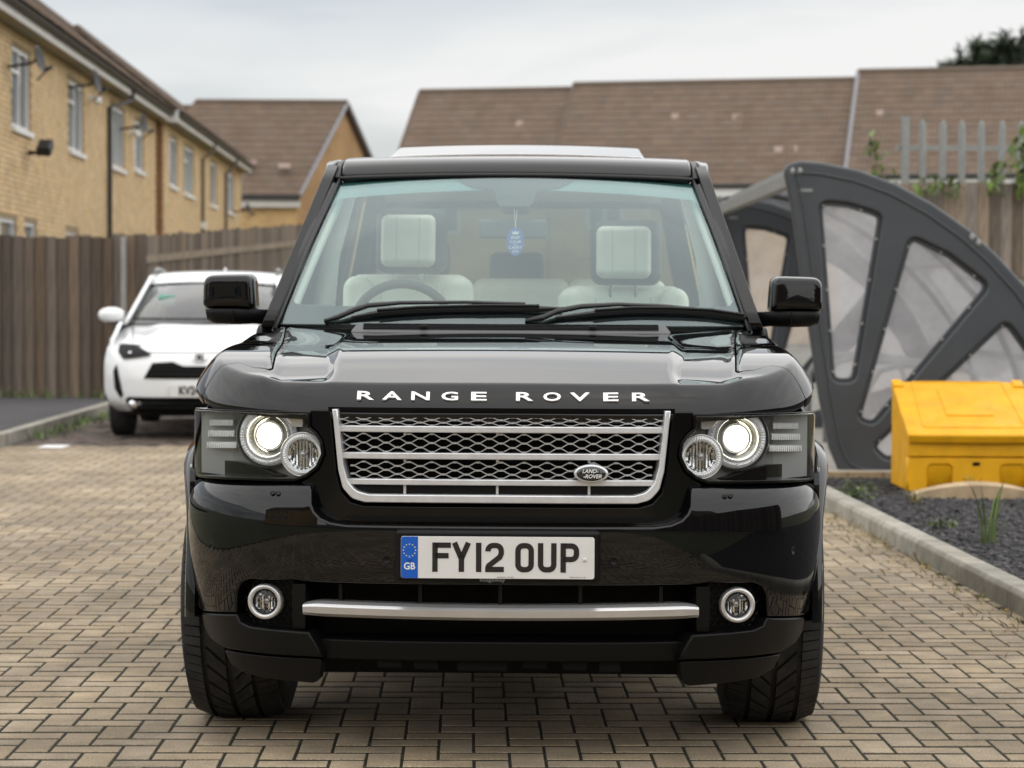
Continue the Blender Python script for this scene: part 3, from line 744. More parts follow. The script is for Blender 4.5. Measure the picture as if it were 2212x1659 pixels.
# left terrace, seen along its wall
WPX = lambda d: -5.85 - .0337*d
def WP(d, z, o=0.0): return Vector((WPX(d)+o, d + .0337*o*-1, z))
def wx(v): return 28794/(940-v)          # distance down the wall of a point seen at column v
EAVE = 5.0
def left_house(d0, d1, off, label, wins, brick_from=None):
    h = empty('terraced_house', (WPX(d0)+off, d0, 0), 0, label, 'house', 'buff brick terraced houses'); O = Vector(h.location)
    L_ = lambda d, z, o=0.0: WP(d, z, o+off) - O
    holes = [(a, b_, z0, z1) for a, b_, z0, z1, _ in wins]
    WALL = lambda a, b_, o: L_(a, b_, o)
    wall = sheet('wall', [[(d0, 0), (d1, 0), (d1, EAVE+.05), (d0, EAVE+.05)]] + [[(a, z0), (b_, z0), (b_, z1), (a, z1)] for a, b_, z0, z1 in holes], WALL, K['mortar'], h, res=2.0, r=.001, T=.25)
    # bricks
    bm_ = MB(); bm_.box((0, 0, 0), (.213, .05, .064)); bme = bm_.mesh('brick'); items = []
    ang = math.atan2(1, -.0337)
    row = 0; z = 1.60
    while z < EAVE-.03:
        d = max(d0, brick_from or d0) + (.112 if row % 2 else 0)+.11
        while d < d1-.1:
            if not any(a-.10 < d < b_+.10 and z0-.03 < z < z1+.03 for a, b_, z0, z1 in holes):
                items.append((d, z+.0375))
            d += .225
        row += 1; z += .075
    items.sort(key=lambda q: q[0])
    vis = [q for q in items if q[0] > 30.7]; nearest = set(vis[:300]) if d0 < 40 else set(vis[:300])
    rest_ = []
    for q in items:
        p = L_(q[0], q[1], -.014+rnd.gauss(0, .0012)); rot = Matrix.Rotation(math.pi/2+.0337, 4, 'Z')
        if q in nearest:
            o = link('brick', bme, K['brick'], wall, p); o.rotation_euler = (0, 0, math.pi/2+.0337)
        else: rest_.append((bme, mtx(p, rot), rnd.random()))
    joined(rest_, 'brickwork', K['brick_mass'], wall)
    # eaves
    def strip(nm, sec, m):
        b = MB(); b.grid([[L_(d, z_, o_) for o_, z_ in sec] for d in (d0-.05, d1+.05)], True); n = len(sec); b.f += [list(range(n)), [2*n-1-i for i in range(n)]]; return b.build(nm, m, h)
    strip('soffit', [(-.2, EAVE-.02), (.28, EAVE-.02), (.28, EAVE), (-.2, EAVE)], K['soffit'])
    strip('fascia', [(.28, EAVE-.035), (.30, EAVE-.035), (.30, EAVE+.15), (.28, EAVE+.15)], K['fascia'])
    gut = [(.30+.055+.055*math.cos(t), EAVE+.13+.055*math.sin(t)) for t in np.linspace(math.pi, 2*math.pi, 7)] + [(.41, EAVE+.145), (.30, EAVE+.145)]
    strip('gutter', gut, K['black_pvc'])
    rz, so = 6.87, 1.8
    rf = empty('roof', (0, 0, 0)); rf.parent = h
    b = MB(); b.grid([[L_(d, EAVE+.14, .42), L_(d, rz-.02, -so), L_(d, EAVE, -2*so-.3)] for d in (d0-.02, d1+.06)]); b.build('roof_deck', K['tile_bed'], rf)
    A = L_(d0, EAVE+.155, .42); B = L_(d1, EAVE+.155, .42); C = L_(d0, rz, -so)
    roof_tiles(rf, A, B-A, (C-A), (B-A).length, (C-A).length)
    b = MB(); b.tube([L_(d0, rz+.02, -so), L_(d1+.05, rz+.02, -so)], .10, 8); b.build('ridge', K['tile'], rf)
    b = MB(); b.hexa([L_(d0, 0, -.24), L_(d0, 0, -3.6), L_(d0, EAVE, -3.6), L_(d0, EAVE, -.24), L_(d0+.2, 0, -.24), L_(d0+.2, 0, -3.6), L_(d0+.2, EAVE, -3.6), L_(d0+.2, EAVE, -.24)]); b.build('end_wall', K['brown_brick'], h)
    for dd in (d1-.2,):
        b = MB(); b.add([L_(dd, 0, -.25), L_(dd, 0, -3.6), L_(dd, EAVE, -3.6), L_(dd, rz-.1, -so), L_(dd, EAVE, -.25)], [[0, 1, 2, 3, 4]]); b.build('gable', K['brick_wall'], h)
    for a, b_, z0, z1, nl in wins:
        wn = empty('window', (0, 0, 0)); wn.parent = h; f = .055
        q = MB()
        def bar(a0, a1, c0, c1, o0=-.10, o1=-.02): q.hexa([L_(a0, c0, o1), L_(a1, c0, o1), L_(a1, c1, o1), L_(a0, c1, o1), L_(a0, c0, o0), L_(a1, c0, o0), L_(a1, c1, o0), L_(a0, c1, o0)])
        bar(a, a+f, z0, z1); bar(b_-f, b_, z0, z1); bar(a+f, b_-f, z0, z0+f); bar(a+f, b_-f, z1-f, z1)
        for k in range(1, nl): m_ = lerp(a, b_, k/nl); bar(m_-f/2, m_+f/2, z0+f, z1-f)
        if nl > 1: bar(a+f, lerp(a, b_, 1/nl)-f/2, lerp(z0, z1, .68), lerp(z0, z1, .68)+.045)
        q.build('frame', K['white_upvc'], wn)
        q = MB(); bar(a+f*.5, b_-f*.5, z0+f*.5, z1-f*.5, -.075, -.065); q.build('pane', K['pane'], wn)
        q = MB(); bar(a-.06, b_+.06, z0-.07, z0, -.10, .06); q.build('sill', K['white_upvc'], wn)
    return h, L_
w1 = [(31.5, 32.9, 3.64, 4.76, 2), (36.4, 37.85, 3.64, 4.76, 2), (41.0, 42.8, 3.66, 4.76, 3), (44.3, 45.6, 3.78, 4.74, 1), (29.8, 31.75, .2, 2.36, 2), (32.5, 33.35, 1.5, 2.36, 1), (36.1, 37.3, 1.3, 2.33, 2)]
w2 = [(48.9, 50.3, 3.70, 4.74, 1), (51.7, 53.7, 3.66, 4.74, 2), (57.8, 59.3, 3.66, 4.74, 1), (62.3, 64.4, 3.66, 4.74, 2)]
h1, L1 = left_house(28.0, 47.7, 0.0, 'near buff brick terrace with dishes and a black downpipe behind the board fence', w1, 28.1)
h2, L2 = left_house(47.75, 67.0, .14, 'farther buff brick terrace standing slightly forward, its white fascia end showing', w2)
def pipe(h, Lf, d, m, z0=0.0, neck=.35):
    b = MB(); b.tube([Lf(d+neck, EAVE+.06, .33), Lf(d+neck, EAVE-.12, .30), Lf(d, EAVE-.35, .07), Lf(d, z0, .07)], .042, 8); b.build('downpipe', m, h)
pipe(h1, L1, 40.5, K['black_pvc'], neck=1.2); pipe(h2, L2, 55.3, K['brown_pvc']); pipe(h2, L2, 61.4, K['brown_pvc'])
b = MB(); b.box(L2(55.3, 3.05, .08), (.14, .14, .16)); b.build('pipe_hopper', K['white_upvc'], h2)
q = MB(); q.hexa([L2(47.72, 0, .0), L2(47.72, 0, -.16), L2(47.72, EAVE, -.16), L2(47.72, EAVE, 0), L2(47.74, 0, 0), L2(47.74, 0, -.16), L2(47.74, EAVE, -.16), L2(47.74, EAVE, 0)]); q.build('return_wall', K['brown_brick'], h2)
b = MB(); b.hexa([L2(47.6, EAVE-.05, -.05), L2(47.6, EAVE-.05, .34), L2(47.6, EAVE+.2, .34), L2(47.6, EAVE+.2, -.05), L2(47.68, EAVE-.05, -.05), L2(47.68, EAVE-.05, .34), L2(47.68, EAVE+.2, .34), L2(47.68, EAVE+.2, -.05)]); b.build('box_end', K['white_upvc'], h2)
def dish(d, z, label, Lf, h):
    p = Lf(d, z, .42) + Vector(h.location); r_ = empty('satellite_dish', p, 0, label, 'satellite dish', 'satellite dishes on the terrace')
    b = MB(); b.lathe([(.0, 0), (.075, .007), (.135, .022), (.185, .046), (.19, .042), (.135, .013), (.06, -.008), (0, -.010)], (0, 0, 0), (.97, -.10, .22), 28); b.build('reflector', K['dish'], r_, smooth=True)
    b = MB(); b.tube([(.0, 0, 0), (-.10, .05, -.05), (-.42, .02, -.1)], .02, 6); b.build('bracket', K['dish'], r_)
    b = MB(); b.tube([(.0, 0, -.28), (.20, -.26, -.16)], .012, 6); b.cyl((.17, -.23, -.16), (.25, -.32, -.14), .03); b.build('receiver_arm', K['dish'], r_)
dish(31.15, 4.52, 'black satellite dish beside the nearest upper window of the terrace', L1, h1)
dish(36.4, 4.72, 'black satellite dish under the eaves by the second upper window', L1, h1)
dish(42.3, 4.50, 'black satellite dish in front of the third upper window by the black downpipe', L1, h1)
dish(64.0, 3.80, 'black satellite dish low beside the last window of the farther terrace', L2, h2)
p = L1(32.7, 3.35, .0) + Vector(h1.location); fl = empty('flood_light', p, 0, 'black security flood light on the brick wall below the nearest window', 'light')
b = MB(); b.tube([(0, 0, .0), (.16, -.05, .0), (.24, -.1, .05)], .03, 6); b.build('bracket', K['dish'], fl)
b = MB(); b.box((.3, -.22, .06), (.20, .30, .14), Matrix.Rotation(.5, 3, 'X')); b.build('lamp_head', K['dish'], fl, bevel=.02)
for d, z, lab in ((38.4, 4.62, 'small white security lamp beside the second upper window'), (43.5, 4.42, 'small white security lamp between the third and fourth upper windows')):
    p = L1(d, z, 0) + Vector(h1.location); r_ = empty('wall_lamp', p, 0, lab, 'light', 'small wall lamps on the terrace'); b = MB(); b.box((.06, 0, 0), (.12, .12, .10)); b.build('bracket', K['white_upvc'], r_, bevel=.01)
    b = MB(); b.lathe([(0, .09), (.05, .075), (.075, .03), (.06, -.03)], (.16, -.05, -.02), (.5, -.6, -.6), 14); b.build('lamp_head', K['white_upvc'], r_, smooth=True)
# gabled house beyond the terrace
E = at(640, 415, 78.6); A_ = at(735, 230, 81.5); E2 = Vector((2*A_.x-E.x, 2*A_.y-E.y, E.z))
def gabled(name, E, A_, run, label, m_gable='orange_wall', m_wall='brick_wall'):
    h = empty(name, (E.x, E.y, 0), 0, label, 'house'); O = Vector((E.x, E.y, 0)); e, a = E-O, A_-O; e2 = Vector((2*a.x-e.x, 2*a.y-e.y, e.z)); U = Vector((-run, 0, 0))
    b = MB(); b.add([(e.x, e.y, 0), e, a, e2, (e2.x, e2.y, 0)], [[0, 1, 2, 3, 4]]); b.build('gable_wall', K[m_gable], h, fix=False)
    b = MB(); b.add([(e.x, e.y, 0), e, e+U, Vector((e.x, e.y, 0))+U], [[0, 1, 2, 3]]); b.build('front_wall', K[m_wall], h, fix=False)
    rf = empty('roof', (0, 0, 0)); rf.parent = h
    up = (a-e); ov = up.normalized()*.35; k = Vector((.22, 0, 0)); dz = Vector((0, 0, .06))
    b = MB(); b.add([e-ov+k+dz, a+k+dz, a+U+dz, e-ov+U+dz], [[0, 1, 2, 3]]); b.add([a+k+dz, e2+k+dz, e2+U+dz, a+U+dz], [[0, 1, 2, 3]]); b.build('roof_deck', K['tile_bed'], rf, fix=False)
    Vv = up.normalized(); Uu = Vector((1, 0, 0)); sk = Vv.dot(Uu); Vp = (Vv-Uu*sk).normalized()
    lv = (up.length+.35)*Vp.dot(Vv); nr = int(round(lv/.32)); it = []
    Nn = Uu.cross(Vp).normalized(); st = e-ov+U+dz*1.6
    for r_ in range(nr):
        o_ = st + Vp*(r_*lv/nr) + Uu*(sk/math.sqrt(1-sk*sk)*r_*lv/nr)
        for c in range(int((run+.22)/.30)):
            p = o_ + Uu*(c*.30) + Nn*rnd.uniform(0, .008); it.append((TILE, Matrix(((Uu.x, Vp.x, Nn.x, p.x), (Uu.y, Vp.y, Nn.y, p.y), (Uu.z, Vp.z, Nn.z, p.z), (0, 0, 0, 1))), min(1, max(0, rnd.gauss(.5, .22)))))
    joined(it, 'roof_tiles', K['tile'], rf)
    b = MB(); b.tube([a+k+dz*1.8, a+U+dz*1.8], .11, 8); b.build('ridge', K['tile'], rf)
    b = MB(); b.tube([e-ov+k+dz*1.5, a+k+dz*1.5], .07, 6); b.tube([a+k+dz*1.5, e2+k+dz*1.5], .07, 6); b.build('verge', K['lead'], rf)
    f = e-ov; b = MB(); b.hexa([f+k+Vector((0, 0, -.32)), f+U+Vector((0, 0, -.32)), f+U+Vector((0, 0, -.02)), f+k+Vector((0, 0, -.02)), f+k+Vector((0, .06, -.32)), f+U+Vector((0, .06, -.32)), f+U+Vector((0, .06, -.02)), f+k+Vector((0, .06, -.02))]); b.build('fascia', K['fascia'], h)
    b = MB(); b.tube([f+k+Vector((0, -.07, .0)), f+U+Vector((0, -.07, .0))], .075, 8); b.build('gutter', K['black_pvc'], h)
    return h, rf
gh, grf = gabled('gabled_house', E, A_, 5.2, 'brick house with a brown tiled roof and orange gable beyond the terrace')
for v in ((535, 353), (612, 362)):
    pass
e_ = at(560, 420, 90); a_2 = at(600, 241, 93); gabled('gabled_house', e_, a_2, 9, 'farther tiled house showing only its lower ridge behind the gabled house')
def vents(h, rf, cols):
    for p in cols:
        b = MB(); b.box((0, 0, 0), (.42, .10, .26), Matrix.Rotation(R(-45), 3, 'X')); o = b.build('vent_tile', K['vent_tile'], rf, bevel=.03); o.location = Vector(p) - Vector(h.location)
vents(gh, grf, [at(538, 356, 79.0), at(612, 362, 78.95)])
# long terrace across the back
U_ = Vector((math.cos(R(14)), -math.sin(R(14)), 0)); N_ = Vector((math.sin(R(14)), math.cos(R(14)), 0))
E0 = at(1600, 383, 69.0); E0.z = 5.0
def at_line(base, v):
    """distance along the terrace where it is seen at column v"""
    k = (v-1106)/FPX; return (k*base.y - base.x)/(U_.x - k*U_.y)
def back_house(v0, v1, zr, label, left_end=False, vent=(), wins=()):
    rb_ = E0 + N_*3.4; s0, s1 = at_line(rb_, v0), at_line(rb_, v1)
    O = E0 + U_*s0; O.z = 0; h = empty('terrace_house', O, 0, label, 'house', 'tiled houses across the back')
    ln_ = s1-s0; D = lambda s, n, z: U_*s + N_*n + Vector((0, 0, z))
    ze = zr-3.12
    b = MB(); b.add([D(0, 0, 0), D(ln_, 0, 0), D(ln_, 0, ze), D(0, 0, ze)], [[0, 1, 2, 3]]); b.build('front_wall', K['brick_wall'], h, fix=False)
    b = MB()
    for s in (0, ln_): b.add([D(s, 0, 0), D(s, 0, ze), D(s, 3.4, zr), D(s, 6.8, ze), D(s, 6.8, 0)], [[0, 1, 2, 3, 4]])
    b.build('party_wall', K['orange_wall'], h, fix=False)
    rf = empty('roof', (0, 0, 0)); rf.parent = h
    a = D(0, -.35, ze-.30); V = D(0, 3.4, zr)-a
    b = MB(); b.add([a, a+U_*ln_, a+U_*ln_+V, a+V], [[0, 1, 2, 3]]); b.add([a+V, a+V+U_*ln_, D(ln_, 7.1, ze-.3), D(0, 7.1, ze-.3)], [[0, 1, 2, 3]]); b.build('roof_deck', K['tile_bed'], rf, fix=False)
    roof_tiles(rf, a+Vector((0, 0, .04)), U_, V, ln_, V.length)
    b = MB(); b.tube([D(0, 3.4, zr+.05), D(ln_, 3.4, zr+.05)], .11, 8); b.build('ridge', K['tile'], rf)
    b = MB(); b.tube([a+Vector((0, 0, .06)), a+V+Vector((0, 0, .06))], .07, 6); b.build('verge', K['lead'] if v0 > 1800 else K['tile'], rf)
    f = a; b = MB(); b.hexa([f+Vector((0, 0, -.32)), f+U_*ln_+Vector((0, 0, -.32)), f+U_*ln_, f, f+N_*.05+Vector((0, 0, -.32)), f+U_*ln_+N_*.05+Vector((0, 0, -.32)), f+U_*ln_+N_*.05, f+N_*.05]); b.build('fascia', K['white_upvc'], h)
    b = MB(); b.tube([f-N_*.07, f-N_*.07+U_*ln_], .07, 8); b.build('gutter', K['black_pvc'], h)
    for vx, vy in vent:                      # pale ventilator tiles
        nrm = U_.cross(V).normalized(); best = None
        t = 0
        for k in range(200):
            d = 66+k*.05; p = at(vx, vy, d)-O
            if (p-a).dot(nrm) < 0: best = p; break
        if best is None: best = at(vx, vy, 71.5)-O
        b = MB(); b.box((0, 0, 0), (.46, .14, .30), Matrix.Rotation(R(-45), 3, 'X')); o = b.build('vent_tile', K['vent_tile'], rf, bevel=.03); o.location = best
    for s in np.arange(1.2, ln_-1.5, 2.6):
        wn = empty('window', (0, 0, 0)); wn.parent = h; z1 = ze-.45; z0 = z1-1.1; q = MB()
        for (x0, x1, c0, c1) in ((s, s+.06, z0, z1), (s+1.04, s+1.1, z0, z1), (s+.06, s+1.04, z0, z0+.06), (s+.06, s+1.04, z1-.06, z1), (s+.52, s+.58, z0+.06, z1-.06)):
            q.hexa([D(x0, -.04, c0), D(x1, -.04, c0), D(x1, -.04, c1), D(x0, -.04, c1), D(x0, .02, c0), D(x1, .02, c0), D(x1, .02, c1), D(x0, .02, c1)])
        q.build('frame', K['white_upvc'], wn); q = MB(); q.add([D(s+.04, -.012, z0+.04), D(s+1.06, -.012, z0+.04), D(s+1.06, -.012, z1-.04), D(s+.04, -.012, z1-.04)], [[0, 1, 2, 3]]); q.build('pane', K['pane'], wn, fix=False)
    return h
back_house(905, 1233, 8.02, 'lowest of the brown tiled houses at the back, its open verge to the sky', True, [(1127, 270)])
back_house(1236, 1842, 8.16, 'longest brown tiled house at the back with four pale vent tiles', False, [(1463, 253), (1595, 253), (1686, 323), (1727, 322)])
back_house(1847, 2700, 8.40, 'highest brown tiled house at the back beyond the grey lead verge', False, [(1906, 243)])
# dark conifer beyond the highest roof
def conifer(x, y, h, r, label, n=36000):
    t = empty('conifer_tree', (x, y, 0), 0, label, 'tree'); b = MB(); b.tube([(0, 0, 0), (.05, 0, h*.5), (0, 0, h*.96)], [.22, .14, .03], 8); b.build('trunk', K['rail_wood'], t)
    K.setdefault('needle', mat('conifer_green', (.030, .045, .020), .7, tint=.6)); b = MB(); tr = random.Random(11); tops = [(r*(-1+2*i/27)+tr.gauss(0, .1), tr.gauss(0, r*.4), h*(1-.07*abs(-1+2*i/27)-tr.uniform(0, .06))) for i in range(28)]
    for k in range(n):
        tx, ty, th = rnd.choice(tops); u = rnd.random()**.6; zz = th - u*h*.42; rr_ = (.06+u*.75)*r*.45*math.sqrt(rnd.random()); a = rnd.uniform(0, 6.28)
        c = Vector((tx+rr_*math.cos(a), ty+rr_*math.sin(a), zz - rr_*.3)); M_ = Matrix.Rotation(a, 3, 'Z') @ Matrix.Rotation(rnd.uniform(-.9, .5), 3, 'Y'); l = rnd.uniform(.16, .42)
        b.add([c+M_ @ Vector(q_)*l for q_ in ((-.3, -.35, 0), (1.3, 0, .2), (-.3, .35, 0), (.3, 0, .3))], [[0, 1, 3], [1, 2, 3]], rnd.random())
    b.build('crown', K['needle'], t, fix=False)
c_ = at(2160, 100, 88); conifer(c_.x+.15, 88, 1.28+590/FPX*88, 2.3, 'dark conifer rising behind the highest tiled roof')
# houses facing the car from behind the camera (they show in its paint)
K['cream_wall'] = mat('cream_render', (.42, .37, .29), .9, var=.08, vscale=1.5)
def facing(x0, x1, y, ze, zr, m, label):
    h = empty('facing_house', (x0, y, 0), 0, label, 'house'); w_ = x1-x0
    b = MB(); b.box((w_/2, -3.5, ze/2), (w_, 7, ze)); b.build('wall', K[m], h)
    b = MB(); b.add([(-.2, .3, ze-.1), (w_+.2, .3, ze-.1), (w_+.2, -3.5, zr), (-.2, -3.5, zr), (w_+.2, -7.3, ze-.1), (-.2, -7.3, ze-.1)], [[0, 1, 2, 3], [3, 2, 4, 5], [0, 3, 5], [1, 4, 2]]); b.build('roof', K['tile'], h)
    for zz in (1.0, 3.4):
        for xx in np.arange(1.0, w_-1.5, 2.9):
            wn = empty('window', (0, 0, 0)); wn.parent = h
            b = MB()
            for c, d in (((xx, .03, zz+.6), (.07, .06, 1.2)), ((xx+.6, .03, zz+.6), (.06, .06, 1.06)), ((xx+1.2, .03, zz+.6), (.07, .06, 1.2)), ((xx+.6, .03, zz+.035), (1.13, .06, .07)), ((xx+.6, .03, zz+1.165), (1.13, .06, .07))): b.box(c, d)
            b.build('frame', K['white_upvc'], wn); b = MB(); b.add([(xx, .012, zz), (xx+1.2, .012, zz), (xx+1.2, .012, zz+1.2), (xx, .012, zz+1.2)], [[0, 1, 2, 3]]); b.build('pane', K['pane'], wn)
facing(-14, -3.5, -15, 5.2, 8.3, 'cream_wall', 'cream rendered house facing the black car, mirrored in its bumper')
facing(-3.2, 5.5, -17, 5.2, 8.3, 'brown_brick', 'brown brick house facing the black car, mirrored in its bumper')
facing(11, 22, -13, 5.2, 8.3, 'brick_wall', 'buff brick house facing the black car beyond the boundary fence')
facing(-28, -16, -8, 5.2, 8.3, 'brick_wall', 'buff brick house far to the side of the black car, facing it')

# ---- cycle shelter
K['shelter'] = mat('anthracite_panel', (.050, .055, .062), .42, var=.12, vscale=3)
K['poly'] = glass('scratched_clear_sheet', (.80, .81, .83), 1.45, 1.0, .05, .42, (.90, .90, .94))
K['poly_roof'] = glass('clear_roof_sheet', (.62, .63, .65), 1.45, 1.0, .08, .5, (.50, .50, .52))
DS = 16.3
SO = at(1700, 1036, DS)
sx_ = lambda v: (v-1700)*DS/FPX
sz_ = lambda v: at(1700, v, DS).z
SV = lambda L_: [(sx_(a), sz_(b_)) for a, b_ in L_]
shelter = empty('cycle_shelter', (SO.x, DS, 0), 0, 'dark grey cycle shelter with clear fan shaped panes behind the yellow bin', 'shelter')
outer = SV([(1697, 352), (1722, 344), (1770, 347), (1850, 363), (1930, 392), (2010, 435), (2090, 491), (2150, 545), (2212, 612), (2262, 682), (2302, 762), (2328, 840), (2338, 930), (2338, 1005), (2325, 1028), (2295, 1037), (1880, 1037), (1842, 1031), (1812, 1010), (1792, 965), (1770, 860), (1735, 640), (1706, 450), (1690, 375), (1690, 362)])
holes_ = [SV([(1764, 430), (1830, 436), (1903, 459), (1847, 822), (1797, 822)]), SV([(1962, 502), (2050, 545), (2138, 612), (1888, 915), (1852, 903)]), SV([(2172, 684), (2225, 755), (2268, 845), (2262, 880), (1918, 992), (1882, 962)]), SV([(1985, 1012), (2280, 925), (2290, 990), (2265, 1015)])]
holes_ = [fillet(h_, .075) for h_ in holes_]
bolt = MB(); bolt.lathe([(.0, .008), (.008, .007), (.013, .002), (.013, 0)], n=10); bolt = bolt.mesh('bolt', smooth=True); bolt.materials.append(K['galv'])
def end_panel(y):
    PN = lambda a, b_, o: Vector((a, y-o, b_))
    pn = sheet('end_panel', [outer] + holes_, PN, K['shelter'], shelter, res=.12, r=.022, T=.07, back=True)
    for h_ in holes_:
        gr = [(p[0]-n[0]*.05, p[1]-n[1]*.05) for p, n in zip(h_ if area(h_) > 0 else h_[::-1], lefts(h_ if area(h_) > 0 else h_[::-1]))]
        h2_ = h_ if area(h_) > 0 else h_[::-1]; inn = [(p[0]+n[0]*.028, p[1]+n[1]*.028) for p, n in zip(h2_, lefts(h2_))]
        pane = sheet('pane', [gr], lambda a, b_, o: PN(a, b_, o-.055), K['poly'], pn, res=.3, r=.001, T=.004)
        sheet('pane_rim', [h2_, inn], lambda a, b_, o: PN(a, b_, o-.035), K['shelter'], pn, res=.12, r=.006, T=.02)
        per = densify(h2_, .02); L_ = sum(math.dist(per[i-1], per[i]) for i in range(len(per))); k = max(6, int(L_/.30)); acc = 0; nxt = 0; nl = lefts(per)
        for i in range(len(per)):
            if acc >= nxt:
                o = link('bolt', bolt, None, pn, (per[i][0]+nl[i][0]*.014, y+.033, per[i][1]+nl[i][1]*.014)); nxt += L_/k
            acc += math.dist(per[i], per[(i+1) % len(per)])
    rim = [(p[0]+n[0]*.085, p[1]+n[1]*.085) for p, n in zip(outer if area(outer) > 0 else outer[::-1], lefts(outer if area(outer) > 0 else outer[::-1]))]
    b = MB(); pts = [PN(p[0], p[1], .004) for p in fillet(rim, .05, 3)]; b.tube(pts+[pts[0]], .009, 6, False); b.build('panel_rib', K['shelter'], pn, smooth=True)
    for vx, vy in ((1707, 367), (1723, 367), (2095, 508), (2109, 520)):
        o = link('bolt', bolt, None, pn, (sx_(vx), y+.0, sz_(vy))); o.scale = (1.5, 1.5, 2.2)
    b = MB(); b.box((sx_(1735), y-.002, sz_(408)), (.10, .008, .022)); b.build('maker_plate', K['galv'], pn)
    return pn
end_panel(0.0); end_panel(5.4)
oc = [p for p in outer if p[1] > .4 and p[0] > -.05]; oc = SV([(1722, 347), (1770, 350), (1850, 366), (1930, 395), (2010, 438), (2090, 494), (2150, 548), (2212, 615), (2262, 685), (2302, 765), (2326, 842)])
for k in range(3):
    y0, y1 = .05+k*1.78, .05+k*1.78+1.74; b = MB(); b.grid([[Vector((a, y, z-.004)) for a, z in oc] for y in (y0, y1)]); b.build('roof_sheet', K['poly_roof'], shelter, smooth=True)
for i in (0, 3, 6, 9):
    a, z = oc[i]; b = MB(); b.box((a+.02, 2.7, z-.035), (.045, 5.34, .045)); b.build('purlin', K['galv'], shelter)
b = MB(); b.box((sx_(1704), 2.7, sz_(385)), (.07, 5.3, .11)); b.build('front_beam', K['galv'], shelter, bevel=.01)
for y in (1.8, 3.6):
    b = MB(); b.tube([Vector((a, y, z-.05)) for a, z in oc], .028, 8); b.build('hoop_rib', K['shelter'], shelter)
for k in range(4):
    y = .9+k*1.15; b = MB(); b.tube([(.72, y, .0), (.72, y, .62), (.80, y, .76), (.95, y, .80), (1.35, y, .80), (1.5, y, .76), (1.58, y, .62), (1.58, y, 0)], .027, 8); o = b.build('cycle_stand', K['galv'], None, smooth=True); o.location = shelter.location
    tag(o, '%s hooped grey cycle stand under the dark shelter, counted from the panel behind the bin' % ('first', 'second', 'third', 'last')[k], 'cycle stand', 'cycle stands inside the shelter')
quad('shelter_slab', [(1.72, 15.98, .075), (7.4, 15.98, .075), (7.4, 23.9, .075), (1.55, 23.9, .075)], K['slab'], kind='structure')
K['edging'] = mat('tan_edging', (.36, .27, .17), .9, var=.2, vscale=9)
ed = empty('slab_edging', (0, 15.95, 0)); ed['kind'] = 'structure'
for k in range(20):
    b = MB(); b.box((1.98+k*.25, 0, .045), (.244, .05, .09)); b.build('edging_block', K['edging'], ed, bevel=.006)

# ---- yellow grit bin
K['yellow'] = mat('yellow_plastic', (.75, .375, .008), .5, spec=.3, var=.13, vscale=6, rvar=.12, bump=.12, bscale=120, bdist=.002)
bz = .05
BX, BY = 3.005, 14.72
grit = empty('grit_bin', (BX, BY, bz), 0, 'bright yellow plastic grit bin with sloping lid standing on the slate bed', 'bin')
hw = .448
zl = .375                                 # front lip of the lid
body = MB()
pr = [(.06, 0), (.0, .12), (.0, zl-.04), (.02, zl+.0), (.66, .655), (.68, .62), (.68, 0)]
n = len(pr); body.v = [(-hw+.012, y, z) for y, z in pr] + [(hw-.012, y, z) for y, z in pr]
body.f = [list(range(n)), [2*n-1-i for i in range(n)]] + [[i, (i+1) % n, n+(i+1) % n, n+i] for i in range(n)]
body.build('body', K['yellow'], grit, bevel=.012, smooth=True)
LIDM = lambda a, b_, o: Vector((a, -.045 + b_*.918 - .018*(1-(a/hw)**2)*(1-min(1, b_/.3)), zl + b_*.40 + o)) + Vector((0, -.2*0, 0))
lid = sheet('lid', [fillet([(-hw, 0), (hw, 0), (hw-.008, .80), (-hw+.008, .80)], .02)], LIDM, K['yellow'], grit, res=.06, r=.014, T=.05, back=True)
sheet('lid_panel', [fillet([(-.155, .27), (.155, .27), (.155, .66), (-.155, .66)], .012)], lambda a, b_, o: LIDM(a, b_, o+.009), K['yellow'], lid, res=.1, r=.006, T=.012)
sheet('lid_rim', [fillet([(-.34, .10), (.34, .10), (.31, .79), (-.31, .79)], .03), fillet([(-.325, .115), (.325, .115), (.295, .775), (-.295, .775)], .03)], lambda a, b_, o: LIDM(a, b_, o+.006), K['yellow'], lid, res=.1, r=.004, T=.01)
for g in (-1, 1):
    sheet('hinge_block', [fillet([(g*.37, .70), (g*.44, .70), (g*.44, .795), (g*.37, .795)], .008)], lambda a, b_, o: LIDM(a, b_, o+.014), K['yellow'], lid, res=.1, r=.006, T=.03)
FR = lambda a, b_, o: Vector((a, -o, b_))
sheet('front_skirt', [fillet([(-hw+.004, .23), (hw-.004, .23), (hw-.004, zl-.005), (-hw+.004, zl-.005)], .01)], lambda a, b_, o: FR(a, b_, o+.022), K['yellow'], grit, res=.1, r=.01, T=.03)
sheet('front_face', [[(-hw+.006, 0), (-.315, 0), (-.315, .16), (-.295, .18), (-.175, .18), (-.155, .16), (-.155, 0), (.155, 0), (.155, .16), (.175, .18), (.295, .18), (.315, .16), (.315, 0), (hw-.006, 0), (hw-.006, .225), (-hw+.006, .225)]], lambda a, b_, o: FR(a, b_, o+.012), K['yellow'], grit, res=.08, r=.01, T=.07)
b = MB(); b.box((.0, -.014, .185), (.045, .006, .022)); b.build('key_slot', K['dark_void'], grit)
b = MB(); b.box((.10, -.028, zl-.012), (.09, .02, .012)); b.build('lid_gap', K['dark_void'], grit)
K['log'] = mat('split_timber', (.42, .31, .19), .85, var=.25, vscale=9)
b = MB(); rows = []
